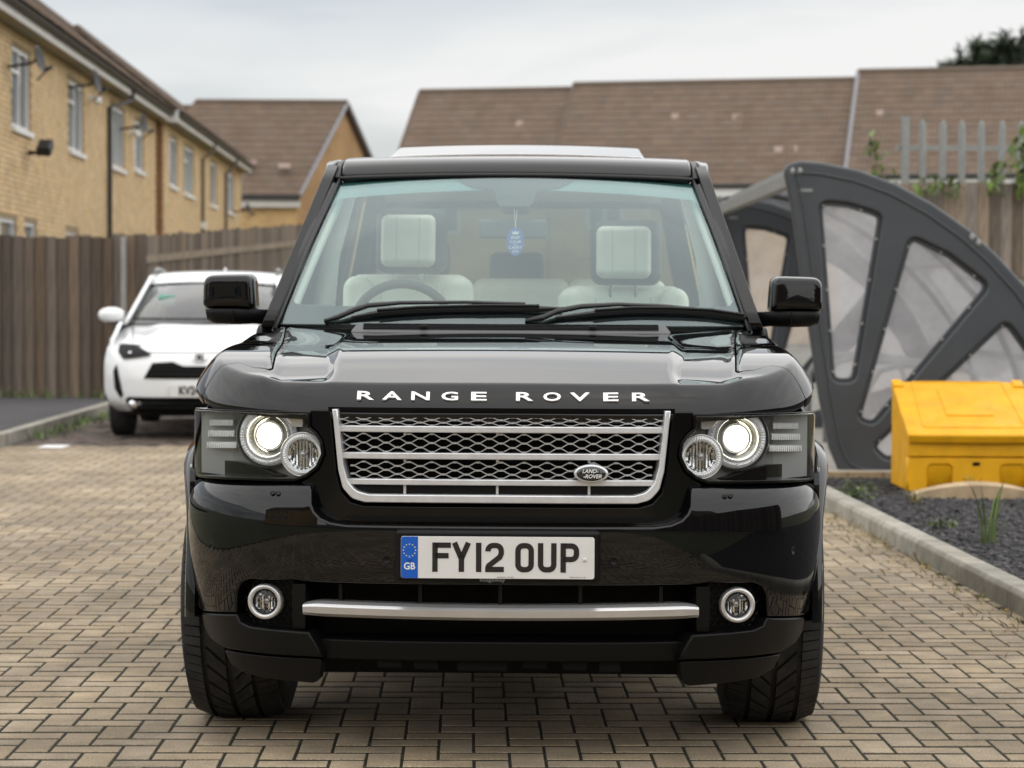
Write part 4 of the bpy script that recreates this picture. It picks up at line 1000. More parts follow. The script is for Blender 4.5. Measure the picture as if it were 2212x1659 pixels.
for k in range(13):
    u = k/12; x = lerp(2.52, 3.32, u); hh = .035+.075*math.sin(math.pi*u)**.8; rows.append([(x, 14.25, BZ-.01), (x, 14.25, BZ+hh*.8), (x, 14.29, BZ+hh), (x, 14.36, BZ+hh*.9), (x, 14.37, BZ-.01)])
b.grid(rows, True); b.f += [[0, 1, 2, 3, 4]]; n = len(b.v); b.f += [[n-1-i for i in range(5)]]; sharp(b.build('timber_offcut', K['log']), 40); tag(bpy.data.objects['timber_offcut'], 'curved pale timber offcut lying in front of the grit bin', 'timber')
# ------------------------------------------------------------------ the black four wheel drive
D0 = 6.12                               # its number plate stands this far from the camera
suv = empty('black_suv', (-.030, D0, 0), R(-.99), 'large glossy black four wheel drive with lit headlamps parked on the block paving', 'car')
class Wrap:
    """plan curve of a car's nose: flat in front, rounded corners, straight sides"""
    def __init__(s, W, B, p, q, y0, L=5.0):
        th = np.linspace(0, 1, 500); x = W*np.sin(th*math.pi/2)
        y = y0 + B*(1-np.power(np.clip(1-np.power(x/W, p), 0, 1), 1/q))
        ys = np.linspace(y[-1], L, 120)[1:]
        x = np.concatenate([x, np.full(len(ys), W)]); y = np.concatenate([y, ys])
        d = np.hypot(np.diff(x), np.diff(y)); s.s = np.concatenate([[0], np.cumsum(d)]); s.x = x; s.y = y
        tx = np.gradient(x, s.s); ty = np.gradient(y, s.s); l = np.hypot(tx, ty)
        s.nx = ty/l; s.ny = -tx/l
    def at(s, a, o=0):
        k = abs(a); g = 1 if a >= 0 else -1
        x = np.interp(k, s.s, s.x); y = np.interp(k, s.s, s.y); nx = np.interp(k, s.s, s.nx); ny = np.interp(k, s.s, s.ny)
        return float(g*(x+nx*o)), float(y+ny*o)
    def s_at_y(s, y): return float(np.interp(y, s.y, s.s))
    def s_at_x(s, x): return math.copysign(float(np.interp(abs(x), s.x, s.s)), x)
    def M(s, prof=lambda z: 0.0, off=0.0):
        def f(a, b, o):
            x, y = s.at(a, o + off + prof(b)); return Vector((x, y, b))
        return f
def solve(W, dv, vy, prof=lambda z: 0.0, off=0.0, D=D0, ch=CH, hz=648):
    """(arc, height) of the point on the nose that lies dv right of the middle and vy down"""
    g = 1 if dv >= 0 else -1; dv = abs(dv)
    def pr(s_, o):
        x, y = W.at(s_, o); return x*FPX/(D+y), y
    z = .8; lo = 0
    for _ in range(3):
        o = off + prof(z)
        S = np.linspace(0, W.s_at_y(1.0), 60); P = [pr(a, o)[0] for a in S]; k = int(np.argmax(P))
        lo, hi = 0, S[k]
        for _ in range(26):
            m = (lo+hi)/2
            if pr(m, o)[0] < dv: lo = m
            else: hi = m
        z = ch - (vy-hz)*(D+pr(lo, o)[1])/FPX
    return (g*lo, z)
def solve_all(W, pts, prof=lambda z: 0.0, off=0.0): return [solve(W, a, b, prof, off) for a, b in pts]

WB = Wrap(.920, .52, 3.1, 2, 0.0); WH = Wrap(.901, .46, 3.5, 2, .05); WO = Wrap(.897, .46, 3.5, 2, .066)
OB = Spline([(.16, -.10), (.22, -.075), (.30, -.05), (.36, -.035), (.42, -.022), (.47, -.012), (.55, -.003), (.65, 0), (.70, -.003), (.725, -.008), (.745, -.017), (.76, -.028), (.775, -.044), (.79, -.066)])
K['skid'] = mat('skid_plastic', (.0028, .0029, .0032), .5, spec=.2)
def rbox(name, c, d, r, m, parent, rot=None, seg=4):
    b = MB(); b.box((0, 0, 0), d, rot)
    return b.build(name, m, parent, smooth=True, bevel=r, seg=seg, loc=c)

# ---- bonnet and wings: one shape, cut along the shut lines
ZT = Spline([(.06, 1.035), (.136, 1.0530), (.2, 1.0685), (.3, 1.0925), (.45, 1.1240), (.6, 1.1445), (.8, 1.1570), (1.1, 1.1670), (1.4, 1.174), (1.9, 1.184)])
ROLL = Spline([(0, .0665), (.004, .0573), (.010, .0475), (.018, .037), (.028, .026), (.040, .015), (.053, .0056), (.060, .0019), (.066, .0003), (.075, 0), (.2, 0), (.4, 0), (1.0, 0)])
oS = np.linspace(-WO.s_at_y(2.1), WO.s_at_y(2.1), 700)
oline = np.array([WO.at(a) for a in oS])
def edist(P):
    P = np.asarray(P, float); d = np.full(len(P), 1e9)
    A = oline[:-1]; B = oline[1:]; E = B-A; L2 = (E*E).sum(1)
    for i in range(0, len(P), 400):
        q = P[i:i+400, None, :]; t = np.clip(((q-A)*E).sum(2)/L2, 0, 1)
        d[i:i+400] = np.sqrt((((q-(A+t[..., None]*E))**2).sum(2)).min(1))
    return d
def shut_x(y): return interp([(0, .64), (.3, .655), (1.25, .728), (1.6, .765)], y)
def hood_z(P):
    e = edist(P); o = []
    for (x, y), k in zip(P, e):
        ax = abs(x); xc = .478 + .045*ss(.2, .9, y)
        z = ZT(y) - .010*min(1.2, (x/.6)**2) - .019*ss(xc-.020, xc+.024, ax)*ss(.12, .30, y)*(1-ss(.95, 1.40, y)) + .018*ss(.95, 1.55, y)*ss(.42, .72, ax)*(1-ss(shut_x(y)-.004, shut_x(y)+.05, ax))
        z += .014*ss(shut_x(y)-.045, shut_x(y)+.030, ax)*ss(.0, .055, k)*(1-.5*ss(.6, 1.4, y)) - .005*math.exp(-((ax-shut_x(y))/.008)**2)*ss(.24, .4, y)
        o.append(z - ROLL(min(k, 1.0)))
    return np.array(o)
EL = [.0, .0012, .003, .006, .010, .016, .023, .031, .040, .048, .055, .060, .0645, .069, .075, .084, .096, .108]
def plan_panel(name, loop, s0, s1, m, skirt, parent):
    """panel over the bonnet shape inside a plan outline; extra rings of points follow the rounded rim between s0 and s1"""
    loop = loop if area(loop) > 0 else loop[::-1]
    loop = densify(loop, .02); pts = list(loop); n = len(loop); ex = []
    for e in EL[1:]:
        for a in np.arange(s0+.006, s1-.005, .014): ex.append(WO.at(a, -e))
    xs = [p[0] for p in loop]; ys = [p[1] for p in loop]
    for x in np.arange(min(xs), max(xs), .024):
        for y in np.arange(min(ys), max(ys), .03): ex.append((x, y))
    for y in np.arange(min(ys), max(ys), .03):                 # extra columns where the creases run
        for g in (-1, 1):
            xc = .478+.045*ss(.2, .9, y)
            for k in (-.024, -.012, 0, .012, .024): ex.append((g*(xc+k), y))
            for k in (-.024, -.014, -.007, .007, .014, .024, .04): ex.append((g*(shut_x(y)+k), y))
    ex = np.array(ex); ex = ex[inside(ex, [loop])]; ex = ex[distb(ex, [loop]) > .0009]
    ed = edist(ex); grid_from = .11
    pts += [tuple(p) for p in ex]
    vo, eo, fo, ov, oe, of = delaunay_2d_cdt([Vector(p) for p in pts], [(i, (i+1) % n) for i in range(n)], [], 0, 1e-6)
    cen = [((vo[f[0]].x+vo[f[1]].x+vo[f[2]].x)/3, (vo[f[0]].y+vo[f[1]].y+vo[f[2]].y)/3) for f in fo]
    fo = [list(f) for f, k in zip(fo, inside(cen, [loop])) if k]
    P = np.array([(v.x, v.y) for v in vo]); h = 4e-4
    # step slightly inside the rim so that the slope there is that of the panel
    Q = P.copy(); e0 = edist(Q); lo = e0 < .0008
    for i in np.where(lo)[0]:
        j = int(np.argmin(((oline-Q[i])**2).sum(1))); tx = oline[min(j+1, len(oline)-1)]-oline[max(j-1, 0)]
        nn = np.array([tx[1], -tx[0]])/np.hypot(*tx); Q[i] -= nn*.0009
    Z = hood_z(P); gx = (hood_z(Q+[h, 0])-hood_z(Q-[h, 0]))/(2*h); gy = (hood_z(Q+[0, h])-hood_z(Q-[0, h]))/(2*h)
    V = [(p[0], p[1], z) for p, z in zip(P, Z)]; NM = [tuple(Vector((-a, -b, 1)).normalized()) for a, b in zip(gx, gy)]
    F_ = [f if (P[f[1]][0]-P[f[0]][0])*(P[f[2]][1]-P[f[0]][1])-(P[f[1]][1]-P[f[0]][1])*(P[f[2]][0]-P[f[0]][0]) > 0 else f[::-1] for f in fo]
    bk = {}
    for i, l in enumerate(ov):
        for k in l: bk[k] = i
    nn = lefts(loop); ring = [bk[i] for i in range(n)]; r1 = []; r2 = []
    for i in range(n):
        p = loop[i]; l = nn[i]; ln = math.hypot(*l); ov_ = Vector((-l[0]/ln, -l[1]/ln, 0)); z = V[ring[i]][2]
        r1.append(len(V)); V.append((p[0]+ov_.x*.0008, p[1]+ov_.y*.0008, z-.003)); NM.append(tuple((ov_+Vector((0, 0, -.1))).normalized()))
        r2.append(len(V)); V.append((p[0]-ov_.x*.006, p[1]-ov_.y*.006, z-skirt)); NM.append(tuple((ov_+Vector((0, 0, -.5))).normalized()))
    for a_, b_ in ((ring, r1), (r1, r2)):
        for i in range(n):
            j = (i+1) % n; F_.append([a_[i], b_[i], b_[j], a_[j]])
    me = bpy.data.meshes.new(name); me.from_pydata(V, [], F_); me.update()
    me.polygons.foreach_set('use_smooth', [True]*len(me.polygons)); me.normals_split_custom_set_from_vertices(NM)
    return link(name, me, m, parent)
S1 = WO.s_at_y(.345)
SE = WO.s_at_y(1.72)
p1 = WO.at(S1, -.108)
front = [WO.at(a) for a in np.linspace(-S1, S1, 150)]
rr = [p1, (shut_x(.33)+.05, .335), (shut_x(.33)+.006, .325), (shut_x(.36)-.003, .36)] + [(shut_x(y)-.003, y) for y in (.6, .9, 1.2, 1.45)] + [(.74, 1.53), (.62, 1.475), (.56, 1.43), (.54, 1.38)]
hood_loop = front + rr + [(-x, y) for x, y in rr[::-1]]
bonnet = plan_panel('bonnet', hood_loop, -S1, S1, K['paint'], .022, suv)
for g in (1, -1):
    SF = S1+.005; q1 = WO.at(SF, -.108)
    lp = [WO.at(a) for a in np.linspace(SF, SE, 110)] + [(.785, 1.72)] + [(shut_x(y)+.003, y) for y in (1.6, 1.4, 1.2, .9, .6, .37)] + [(shut_x(.34)+.012, .338), (shut_x(.33)+.05, .341), q1]
    if g < 0: lp = [(-x, y) for x, y in lp]; wing = plan_panel('wing', lp, -SE, -SF, K['paint'], .03, suv)
    else: wing = plan_panel('wing', lp, SF, SE, K['paint'], .03, suv)
# chrome capitals along the bonnet's nose
def hood_front_y(x, z):
    lo, hi = 0, .2; s = WO.s_at_x(x)
    for _ in range(30):
        m = (lo+hi)/2; x_, y_ = WO.at(s, -m)
        if ZT(y_)-.012*min(1.2, (x/.6)**2)-ROLL(m) < z: lo = m
        else: hi = m
    return WO.at(s, -lo)[1]
for ch, v0, v1, vm in (('R', 765, 802, 852), ('A', 823, 865, 852.5), ('N', 886, 926, 853), ('G', 952, 988, 853.5), ('E', 1014, 1048, 854), ('R', 1110, 1147, 855), ('O', 1172, 1210, 855.5), ('V', 1230, 1272, 856), ('E', 1300, 1333, 856.5), ('R', 1361, 1399, 857)):
    sc_ = FPX/(D0+.085); x = ((v0+v1)/2-1081.5)/sc_; w = (v1-v0)/sc_; z = 1.014
    me = TXT[ch]; bw = max(v.co.x for v in me.vertices)-min(v.co.x for v in me.vertices); bh = max(v.co.y for v in me.vertices)-min(v.co.y for v in me.vertices)
    hh = 22.5/sc_; yf = hood_front_y(x, z); dz = .006
    tilt = math.atan2(hood_front_y(x, z+dz)-hood_front_y(x, z-dz), 2*dz)
    letters(ch, K['letter'], suv, hh/bh, (w/bw)/(hh/bh), (x, yf-.002, z), 'letter', Matrix.Rotation(-tilt, 4, 'X') @ Matrix.Rotation(-.12*x, 4, 'Z'), dep=1.6)

# ---- bumper
sB = WB.s_at_y(.44)
half = [(407, 1047), (411, 1075), (411, 1092), (405, 1108), (392, 1122), (369, 1132), (334, 1137)]
lowr = [(655, 1328), (577, 1331), (575, 1285), (566, 1266), (548, 1258), (452, 1258), (424, 1262)]
hs = solve_all(WB, half, OB); ls = solve_all(WB, lowr, OB)
zt = hs[0][1]
rt = [(sB, zt-.008), (WB.s_at_y(.30), zt-.003)] + hs          # top edge, going inwards, then under the grille
rb = [(ls[0][0]+.03, ls[0][1]+.003)] + ls
right = rt + [(-a, b) for a, b in rt[::-1]]
loop = right + [(-a, b) for a, b in ([(sB, ls[0][1]+.02)] + rb)] + [(a, b) for a, b in (rb[::-1] + [(sB, ls[0][1]+.02)])]
bump = sheet('bumper', [loop], WB.M(OB), K['paint'], suv, res=.022, r=.007, T=.05)
# black panel round the grille
gr_in = [(-360, 886), (-346, 1017), (-336, 1052), (-318, 1071), (-292, 1078), (292, 1078), (318, 1071), (336, 1052), (346, 1017), (360, 886)]
gr_out = [(-366, 886), (-353, 1017), (-343, 1057), (-323, 1080), (-295, 1088), (295, 1088), (323, 1080), (343, 1057), (353, 1017), (366, 886)]
sh_ = [(417, 886), (417, 921), (401, 935), (388, 956), (383, 984), (397, 1016), (422, 1036), (436, 1046), (436, 1062), (424, 1110), (400, 1150)]
sur = [(-a, b_) for a, b_ in sh_] + sh_[::-1]
sheet('grille_surround', [solve_all(WH, sur, off=-.014), solve_all(WH, [(a*1.012, b if b < 1000 else b+6) for a, b in gr_out], off=-.014)], WH.M(off=-.014), K['gloss_black'], suv, res=.03, r=.006, T=.03)
slot = sheet('air_slot', [fillet(solve_all(WH, [(-345, 1116), (345, 1116), (318, 1127), (-318, 1127)], off=-.010), .006)], WH.M(off=-.010), K['dark_void'], suv, res=.04, r=.001, T=.01)
grille = empty('grille', (0, 0, 0)); grille.parent = suv
gi_ = solve_all(WH, [(a*.985, b-8 if b > 1000 else b+.0) for a, b in gr_in])
go_ = solve_all(WH, gr_out)
rd_ = [0, .02, .03, .04, .03, .03, .04, .03, .02, 0]
u_ = fillet(go_ + gi_[::-1], rd_ + rd_[::-1], 5)
sheet('grille_frame', [u_], WH.M(off=.004), K['silver'], grille, res=.03, r=.004, T=.05)
def gx(vy): return interp([(886, 357), (1017, 344), (1045, 336), (1062, 325), (1074, 300)], vy)
for t0, t1 in ((921, 935), (979, 993), (1036, 1049)):
    h0, h1 = gx(t0), gx(t1)
    sheet('grille_bar', [solve_all(WH, [(-h0, t0), (h0, t0), (h1, t1), (-h1, t1)], off=-.006)], WH.M(off=-.006), K['silver'], grille, res=.05, r=.003, T=.045)
def honey(t0, t1, off):
    """row of stretched six sided cells between two heights"""
    b = MB(); z0 = solve(WH, 0, t0, off=off)[1]; z1 = solve(WH, 0, t1, off=off)[1]     # z0 above z1
    P = .0315; ch = (z0-z1)/2.05; e = .0052; hw = .0012
    lim = WH.s_at_x(.445)
    def seg(p, q, w):
        (a0, b0), (a1, b1) = p, q; l = math.hypot(a1-a0, b1-b0); n = (-(b1-b0)/l*w, (a1-a0)/l*w)
        quad = [(a0+n[0], b0+n[1]), (a1+n[0], b1+n[1]), (a1-n[0], b1-n[1]), (a0-n[0], b0-n[1])]
        M = WH.M(off=off); b.hexa([M(x, z, 0) for x, z in quad] + [M(x, z, -.016) for x, z in quad])
    cols = int(lim/P)+1
    def clipz(p, q):
        (a0, b0), (a1, b1) = p, q
        if b0 > z0 and b1 > z0 or b0 < z1 and b1 < z1: return None
        def cut(pa, pb):
            if pb[1] > z0: t = (z0-pa[1])/(pb[1]-pa[1]); return (pa[0]+(pb[0]-pa[0])*t, z0)
            if pb[1] < z1: t = (z1-pa[1])/(pb[1]-pa[1]); return (pa[0]+(pb[0]-pa[0])*t, z1)
            return pb
        return cut(q, p), cut(p, q)
    for i in range(-cols, cols+1):
        for j in range(-2, 3):
            cx = i*P; cz = z1 + ch*(.55 + j + (.5 if i % 2 else 0))
            hx = P*.5+e*.5; tip = P-e
            pts = [(cx-e, cz+ch/2), (cx+e, cz+ch/2), (cx+tip, cz), (cx+e, cz-ch/2), (cx-e, cz-ch/2), (cx-tip, cz)]
            for p, q, w in ((pts[0], pts[1], hw*1.9), (pts[1], pts[2], hw), (pts[5], pts[0], hw)):
                if max(abs(p[0]), abs(q[0])) > (gx((t0+t1)/2)+2)*(D0+.08)/FPX: continue
                c = clipz(p, q)
                if c and math.dist(*c) > 1e-4: seg(*c, w)
    m = b.build('honeycomb_mesh', K['mesh'], grille); m['kind'] = 'stuff'; return m
honey(896, 921, -.018); honey(939, 979, -.018); honey(1000, 1036, -.018)
b = MB(); b.box((0, .155, .85), (1.0, .02, .34)); b.build('grille_backing', K['dark_void'], grille)
sheet('lower_tray', [solve_all(WH, [(-330, 1049), (330, 1049), (312, 1072), (-312, 1072)], off=-.03)], WH.M(off=-.03), K['matte_black'], grille, res=.05, r=.002, T=.01)
for dv in (-210, -8, 192):
    for t0, t1 in ((934, 942), (992, 1001), (1048, 1070)):
        (a, z) = solve(WH, dv, t0); (a2, z2) = solve(WH, dv, t1); x, y = WH.at(a, -.022)
        b = MB(); b.box((x, y+.02, (z+z2)/2), (.007, .04, z-z2)); b.build('grille_strut', K['silver'], grille)
# oval badge
(a, z) = solve(WH, 195, 1022); x, y = WH.at(a, .012)
badge = empty('oval_badge', (x, y, z)); badge.parent = suv
b = MB(); b.lathe([(0, .004), (.040, .0035), (.0455, .002), (.047, -.002), (.046, -.02)], n=40); o = b.build('badge_rim', K['silver'], badge, smooth=True); o.scale = (1, 1, .53)
b = MB(); b.lathe([(0, .0075), (.03, .0068), (.0395, .0045), (.040, .003)], n=40); o = b.build('badge_field', K['badge'], badge, smooth=True); o.scale = (1, 1, .50)
letters('LAND', K['letter'], badge, .0145, 1.0, (-.003, -.0085, .0068)); letters('ROVER', K['letter'], badge, .0145, 1.0, (.003, -.0085, -.0072))

# ---- number plate
plinth = rbox('plate_plinth', (-.006, .010, 1.28-(1203-648)*(D0)/FPX), (.552, .056, .142), .012, K['matte_black'], suv)
pz = 1.28-(1206.5-648)*(D0-.02)/FPX; px = -.006
plate = empty('number_plate', (px, -.022, pz)); plate.parent = suv
sheet('plate_face', [fillet([(-.26, -.0565), (.26, -.0565), (.26, .0565), (-.26, .0565)], .008)], flat(), K['plate'], plate, res=.1, r=.0008, T=.004)
sheet('euro_band', [fillet([(-.2595, -.056), (-.214, -.056), (-.214, .056), (-.2595, .056)], [.008, 0, 0, .008])], flat((0, -.0006, 0)), K['plate_blue'], plate, res=.1, r=.0002, T=.0005)
for k in range(12):
    t = 2*math.pi*k/12; cx, cz = -.237+.0165*math.cos(t), .019+.0165*math.sin(t); b = MB()
    pts = [(cx+(.0027 if j % 2 == 0 else .0012)*math.sin(math.pi*j/5), -.0010, cz+(.0027 if j % 2 == 0 else .0012)*math.cos(math.pi*j/5)) for j in range(10)]
    b.prism(pts, (0, .0004, 0)); b.build('star', K['gold'], plate)
letters('GB', K['white_print'], plate, .026, .92, (-.237, -.0012, -.0245))
letters('maker', K['plate_black'], plate, .0048, 1, (.022, -.0008, -.0525)); letters('maker2', K['plate_black'], plate, .0042, 1, (.215, -.0008, -.0515))
letters('dealer', K['vent_grey'], suv, .015, 1.2, (-.02, -.0192, pz-.0600))
def stroke(paths, w):
    """lettering drawn with an even pen: each path is a polyline, outer edges rounded by the path itself"""
    b = MB()
    for pts in paths:
        pts = [p for i, p in enumerate(pts) if i == 0 or math.dist(p, pts[i-1]) > 1e-6]; n = len(pts); A = []; B_ = []
        for i, p in enumerate(pts):
            a = pts[i-1] if i else None; c = pts[i+1] if i < n-1 else None
            d1 = (Vector(p)-Vector(a)).normalized() if a else None; d2 = (Vector(c)-Vector(p)).normalized() if c else None
            if d1 is None: t = d2; k = 1
            elif d2 is None: t = d1; k = 1
            else:
                t = (d1+d2).normalized(); k = 1/max(.4, t.dot(d1))
            nn = Vector((-t.y, t.x))*w/2*k
            A.append((p[0]+nn.x, -.0012, p[1]+nn.y)); B_.append((p[0]-nn.x, -.0012, p[1]-nn.y))
        b.grid([A, B_])
        b.v += [(x, y+.0006, z) for x, y, z in []]
    return b
def arc(cx, cy, rx, ry, a0, a1, n=8): return [(cx+rx*math.cos(R(lerp(a0, a1, k/n))), cy+ry*math.sin(R(lerp(a0, a1, k/n)))) for k in range(n+1)]
cw, chh, w = .050, .079, .0145; hx, hy = cw/2-w/2, chh/2-w/2; rc = .014
box_o = [(-hx, 0)] + arc(-hx+rc, hy-rc, rc, rc, 180, 90, 5) + arc(hx-rc, hy-rc, rc, rc, 90, 0, 5) + arc(hx-rc, -hy+rc, rc, rc, 0, -90, 5) + arc(-hx+rc, -hy+rc, rc, rc, -90, -180, 5) + [(-hx, 0)]
T_, B_ = chh/2, -chh/2
GL = {'F': [[(-hx, B_), (-hx, T_)], [(-hx, hy), (cw/2, hy)], [(-hx, .004), (cw/2-.006, .004)]],
      'Y': [[(-hx-.001, T_), (0, -.004)], [(hx+.001, T_), (0, -.004)], [(0, .006), (0, B_)]],
      '1': [[(0, B_), (0, T_)]],
      '2': [[(-hx, hy-.016)] + arc(-hx+rc, hy-rc, rc, rc, 180, 90, 5) + arc(hx-rc, hy-rc, rc, rc, 90, 0, 5) + [(hx, .010), (hx-.004, .001), (-hx+.002, -hy+.010), (-hx, -hy+.004)], [(-hx-w/2, -hy), (cw/2, -hy)]],
      'O': [box_o], 'U': [[(-hx, T_), (-hx, -hy+rc)] + arc(-hx+rc, -hy+rc, rc, rc, 180, 270, 5) + arc(hx-rc, -hy+rc, rc, rc, 270, 360, 5) + [(hx, T_)]],
      'P': [[(-hx, B_), (-hx, T_)], [(-hx, hy), (hx-rc, hy)] + arc(hx-rc, hy-rc, rc, rc, 90, 0, 5) + arc(hx-rc, .0-.004+rc, rc, rc, 0, -90, 5) + [(-hx, -.004)]]}
sp = FPX/(D0-.022)
for chx, vx in (('F', 958), ('Y', 1001), ('1', 1038.5), ('2', 1073), ('O', 1138), ('U', 1187), ('P', 1236)):
    b = stroke(GL[chx], w); o = b.build('plate_character', K['plate_black'], plate, fix=False); o.location = ((vx-1079.5)/sp, 0, .001)
    for p in o.data.polygons: pass
for vx, m in ((-.237, 'plate_blue'), (.234, 'plate')):
    b = MB(); b.lathe([(.0015, .004), (.005, .0036), (.006, .001)], c=(vx, 0, -.004), n=16); b.build('plate_screw', K[m], plate, smooth=True)

# ---- head lamps, fog lamps
def ribbed_ring(name, r0, r1, dep, m, parent, loc, n=120):
    """flat ring with fine radial ribs"""
    rows = []
    for i, t in enumerate(np.linspace(0, 1, 5)):
        r = lerp(r0, r1, t); bulge = math.sin(t*math.pi)*dep
        rows.append([(r*math.cos(2*math.pi*k/n), -bulge - (.0022 if k % 2 else 0)*(0 < i < 4), r*math.sin(2*math.pi*k/n)) for k in range(n)])
    b = MB(); b.grid(rows, True); return b.build(name, m, parent, loc=loc)
def clip_top(o, zmax):
    for v in o.data.vertices:
        if v.co.z > zmax: v.co.z = zmax
    return o
def head_lamp(g):
    hl = empty('head_lamp', (0, 0, 0)); hl.parent = suv
    out = [(418, 894), (560, 891), (640, 888), (663, 889), (668, 960), (666, 1030), (655, 1038), (560, 1040), (450, 1042), (424, 1033), (400, 1014), (386, 984), (390, 957), (403, 938), (418, 926)]
    P = solve_all(WH, out)
    sh = WH.s_at_y(.44); P = [(sh, z) if i in (3, 4, 5) else (a, z) for i, (a, z) in enumerate(P)]
    P[6] = (sh-.02, P[6][1])
    P = fillet(P, [.006, 0, 0, .012, 0, .015, 0, 0, .01, .02, .03, .03, .03, .015, .004], 4)
    if g < 0: P = mirror(P)
    ins = lambda d: [(p[0]+n[0]*d, p[1]+n[1]*d) for p, n in zip(*(lambda q: (q, lefts(q)))(P if area(P) > 0 else P[::-1]))]
    sheet('lamp_housing', [ins(.001)], WH.M(off=-.085), K['lamp_grey'], hl, res=.04, r=.001, T=.01)
    bp = [(g*.49, .150), (g*.62, .205), (g*.76, .275), (g*.868, .40)]; b = MB(); zz = [p[1] for p in P]; b.grid([[(x_, y_, min(zz)+.012), (x_, y_, max(zz)-.006)] for x_, y_ in bp]); b.build('lamp_backplate', K['lamp_back'], hl)
    sheet('lamp_rim', [ins(-.002), ins(.007)], WH.M(off=-.003), K['gloss_black'], hl, res=.04, r=.002, T=.09)
    lens = sheet('lamp_lens', [ins(.002)], WH.M(off=.0), K['lens'], hl, res=.025, r=.004, T=.004)
    # main projector
    a, z = solve(WH, 513*g, 946, off=-.03); x, y = WH.at(a, -.04)
    main = empty('projector_lamp', (x, y+.022, z), g*R(9)); main.parent = hl
    ribbed_ring('lamp_ring', .083, .063, .012, K['ribbed'], main, (0, 0, 0))
    MB().lathe([(.088, .012), (.0905, .008), (.090, 0), (.086, -.03), (.084, -.05)]).build('lamp_shroud', K['lamp_grey'], main, smooth=True)
    MB().lathe([(.064, .000), (.060, .009), (.057, .004), (.054, -.014), (.046, -.026), (.030, -.028)], n=48).build('lamp_bowl', K['halo'], main, smooth=True)
    MB().lathe([(.062, .006), (.0635, .012), (.060, .016), (.0575, .010)], n=48).build('chrome_ring', K['chrome'], main, smooth=True)
    MB().lathe([(.043, -.022), (.0415, -.008), (.037, -.005), (.0335, -.010)], n=40).build('bezel', K['chrome'], main, smooth=True)
    MB().lathe([(.0305, -.014), (.028, -.004), (.021, .005), (.012, .010), (0.0005, .012)], n=40).build('lit_lens', K['beam'], main, smooth=True)
    for o in main.children: clip_top(o, .962-z)
    for k in (0, 3, 4, 5, 6, 7, 8, 9):
        t = math.pi*(.1+k*.2); b = MB(); b.box((.073*math.cos(t), -.014, .073*math.sin(t)), (.006, .004, .006)); b.build('light_stud', K['white_print'], main)
    a, z = solve(WH, 432*g, 985, off=-.02); x, y = WH.at(a, -.026)
    hi = empty('high_beam_lamp', (x, y, z)); hi.parent = hl
    ribbed_ring('lamp_ring', .0575, .0425, .009, K['ribbed'], hi, (0, 0, 0), 96)
    MB().lathe([(.0575, -.002), (.061, .004), (.0625, 0), (.062, -.04)]).build('lamp_shroud', K['chrome'], hi, smooth=True)
    MB().lathe([(.043, 0), (.040, -.012), (.030, -.026), (.016, -.034), (.002, -.036)], n=18).build('reflector_bowl', K['reflector'], hi)
    b = MB()
    for k in range(-4, 5): b.box((k*.0085, .016, 0), (.0055, .004, 2*math.sqrt(max(0, .036**2-(k*.0085)**2))), Matrix.Rotation(.25*k, 3, 'Z'))
    b.build('facet', K['reflector'], hi)
    MB().lathe([(.011, -.03), (.011, -.004), (.008, .002), (.001, .004)], n=20).build('bulb', K['bulb'], hi, smooth=True)
    # three ribbed indicator bars
    for (v0, v1), vy in (((588, 643), 916), ((585, 647), 940), ((580, 650), 965)):
        n = 16; b = MB()
        for k in range(n):
            a0, z0 = solve(WH, (lerp(v0, v1, (k+.5)/n))*g, vy, off=-.02); x, y = WH.at(a0, -.028); x2, y2 = WH.at(a0, -.065)
            dx = (v1-v0)/n*(D0+.2)/FPX
            b.hexa([(x-dx*.5, y+.004, z0-.009), (x, y-.003, z0-.010), (x+dx*.5, y+.004, z0-.009), (x, y2, z0-.010), (x-dx*.5, y+.004, z0+.007), (x, y-.001, z0+.006), (x+dx*.5, y+.004, z0+.007), (x, y2, z0+.009)])
        b.build('indicator_bar', K['clear_bar'], hl)
    pl = [(575, 1000), (655, 992), (655, 1032), (470, 1034), (540, 1008)]
    sheet('lamp_step', [[(p[0], p[1]) for p in solve_all(WH, [(q*g, r_) for q, r_ in pl], off=-.05)]], WH.M(off=-.05), K['gloss_black'], hl, res=.04, r=.002, T=.03)
    pl = [(430, 900), (475, 897), (452, 925), (432, 925)]
    sheet('lamp_inner_panel', [solve_all(WH, [(q*g, r_) for q, r_ in pl], off=-.05)], WH.M(off=-.05), K['silver_paint'], hl, res=.04, r=.002, T=.02)
    # fog lamp in its honeycomb well
    fg = empty('fog_lamp', (0, 0, 0)); fg.parent = suv
    well = fillet(solve_all(WB, [(q*g, r_) for q, r_ in ((448, 1252), (582, 1252), (582, 1345), (572, 1358), (448, 1362))], OB, -.045), .01)
    sheet('fog_well', [well], WB.M(OB, -.045), K['dark_void'], fg, res=.04, r=.001, T=.02)
    b = MB(); M = WB.M(OB, -.036)
    for i in range(9):
        for j in range(8):
            dv, vy = 456+i*15+(7.5 if j % 2 else 0), 1264+j*12.5
            a0, z0 = solve(WB, dv*g, vy, OB, -.036)
            for d1, d2 in (((-.007, 0), (0, .006)), ((0, .006), (.007, 0)), ((0, .006), (0, .013))):
                p, q = M(a0+d1[0], z0+d1[1], 0), M(a0+d2[0], z0+d2[1], 0); b.tube([p, q], .0014, 4)
    b.build('well_mesh', K['matte_black'], fg)['kind'] = 'stuff'
    a, z = solve(WB, 513*g, 1305.5, OB, -.01); x, y = WB.at(a, OB(z)-.012)
    rot = Matrix.Rotation(g*R(9), 3, 'Z'); ax = rot @ Vector((0, -1, 0))
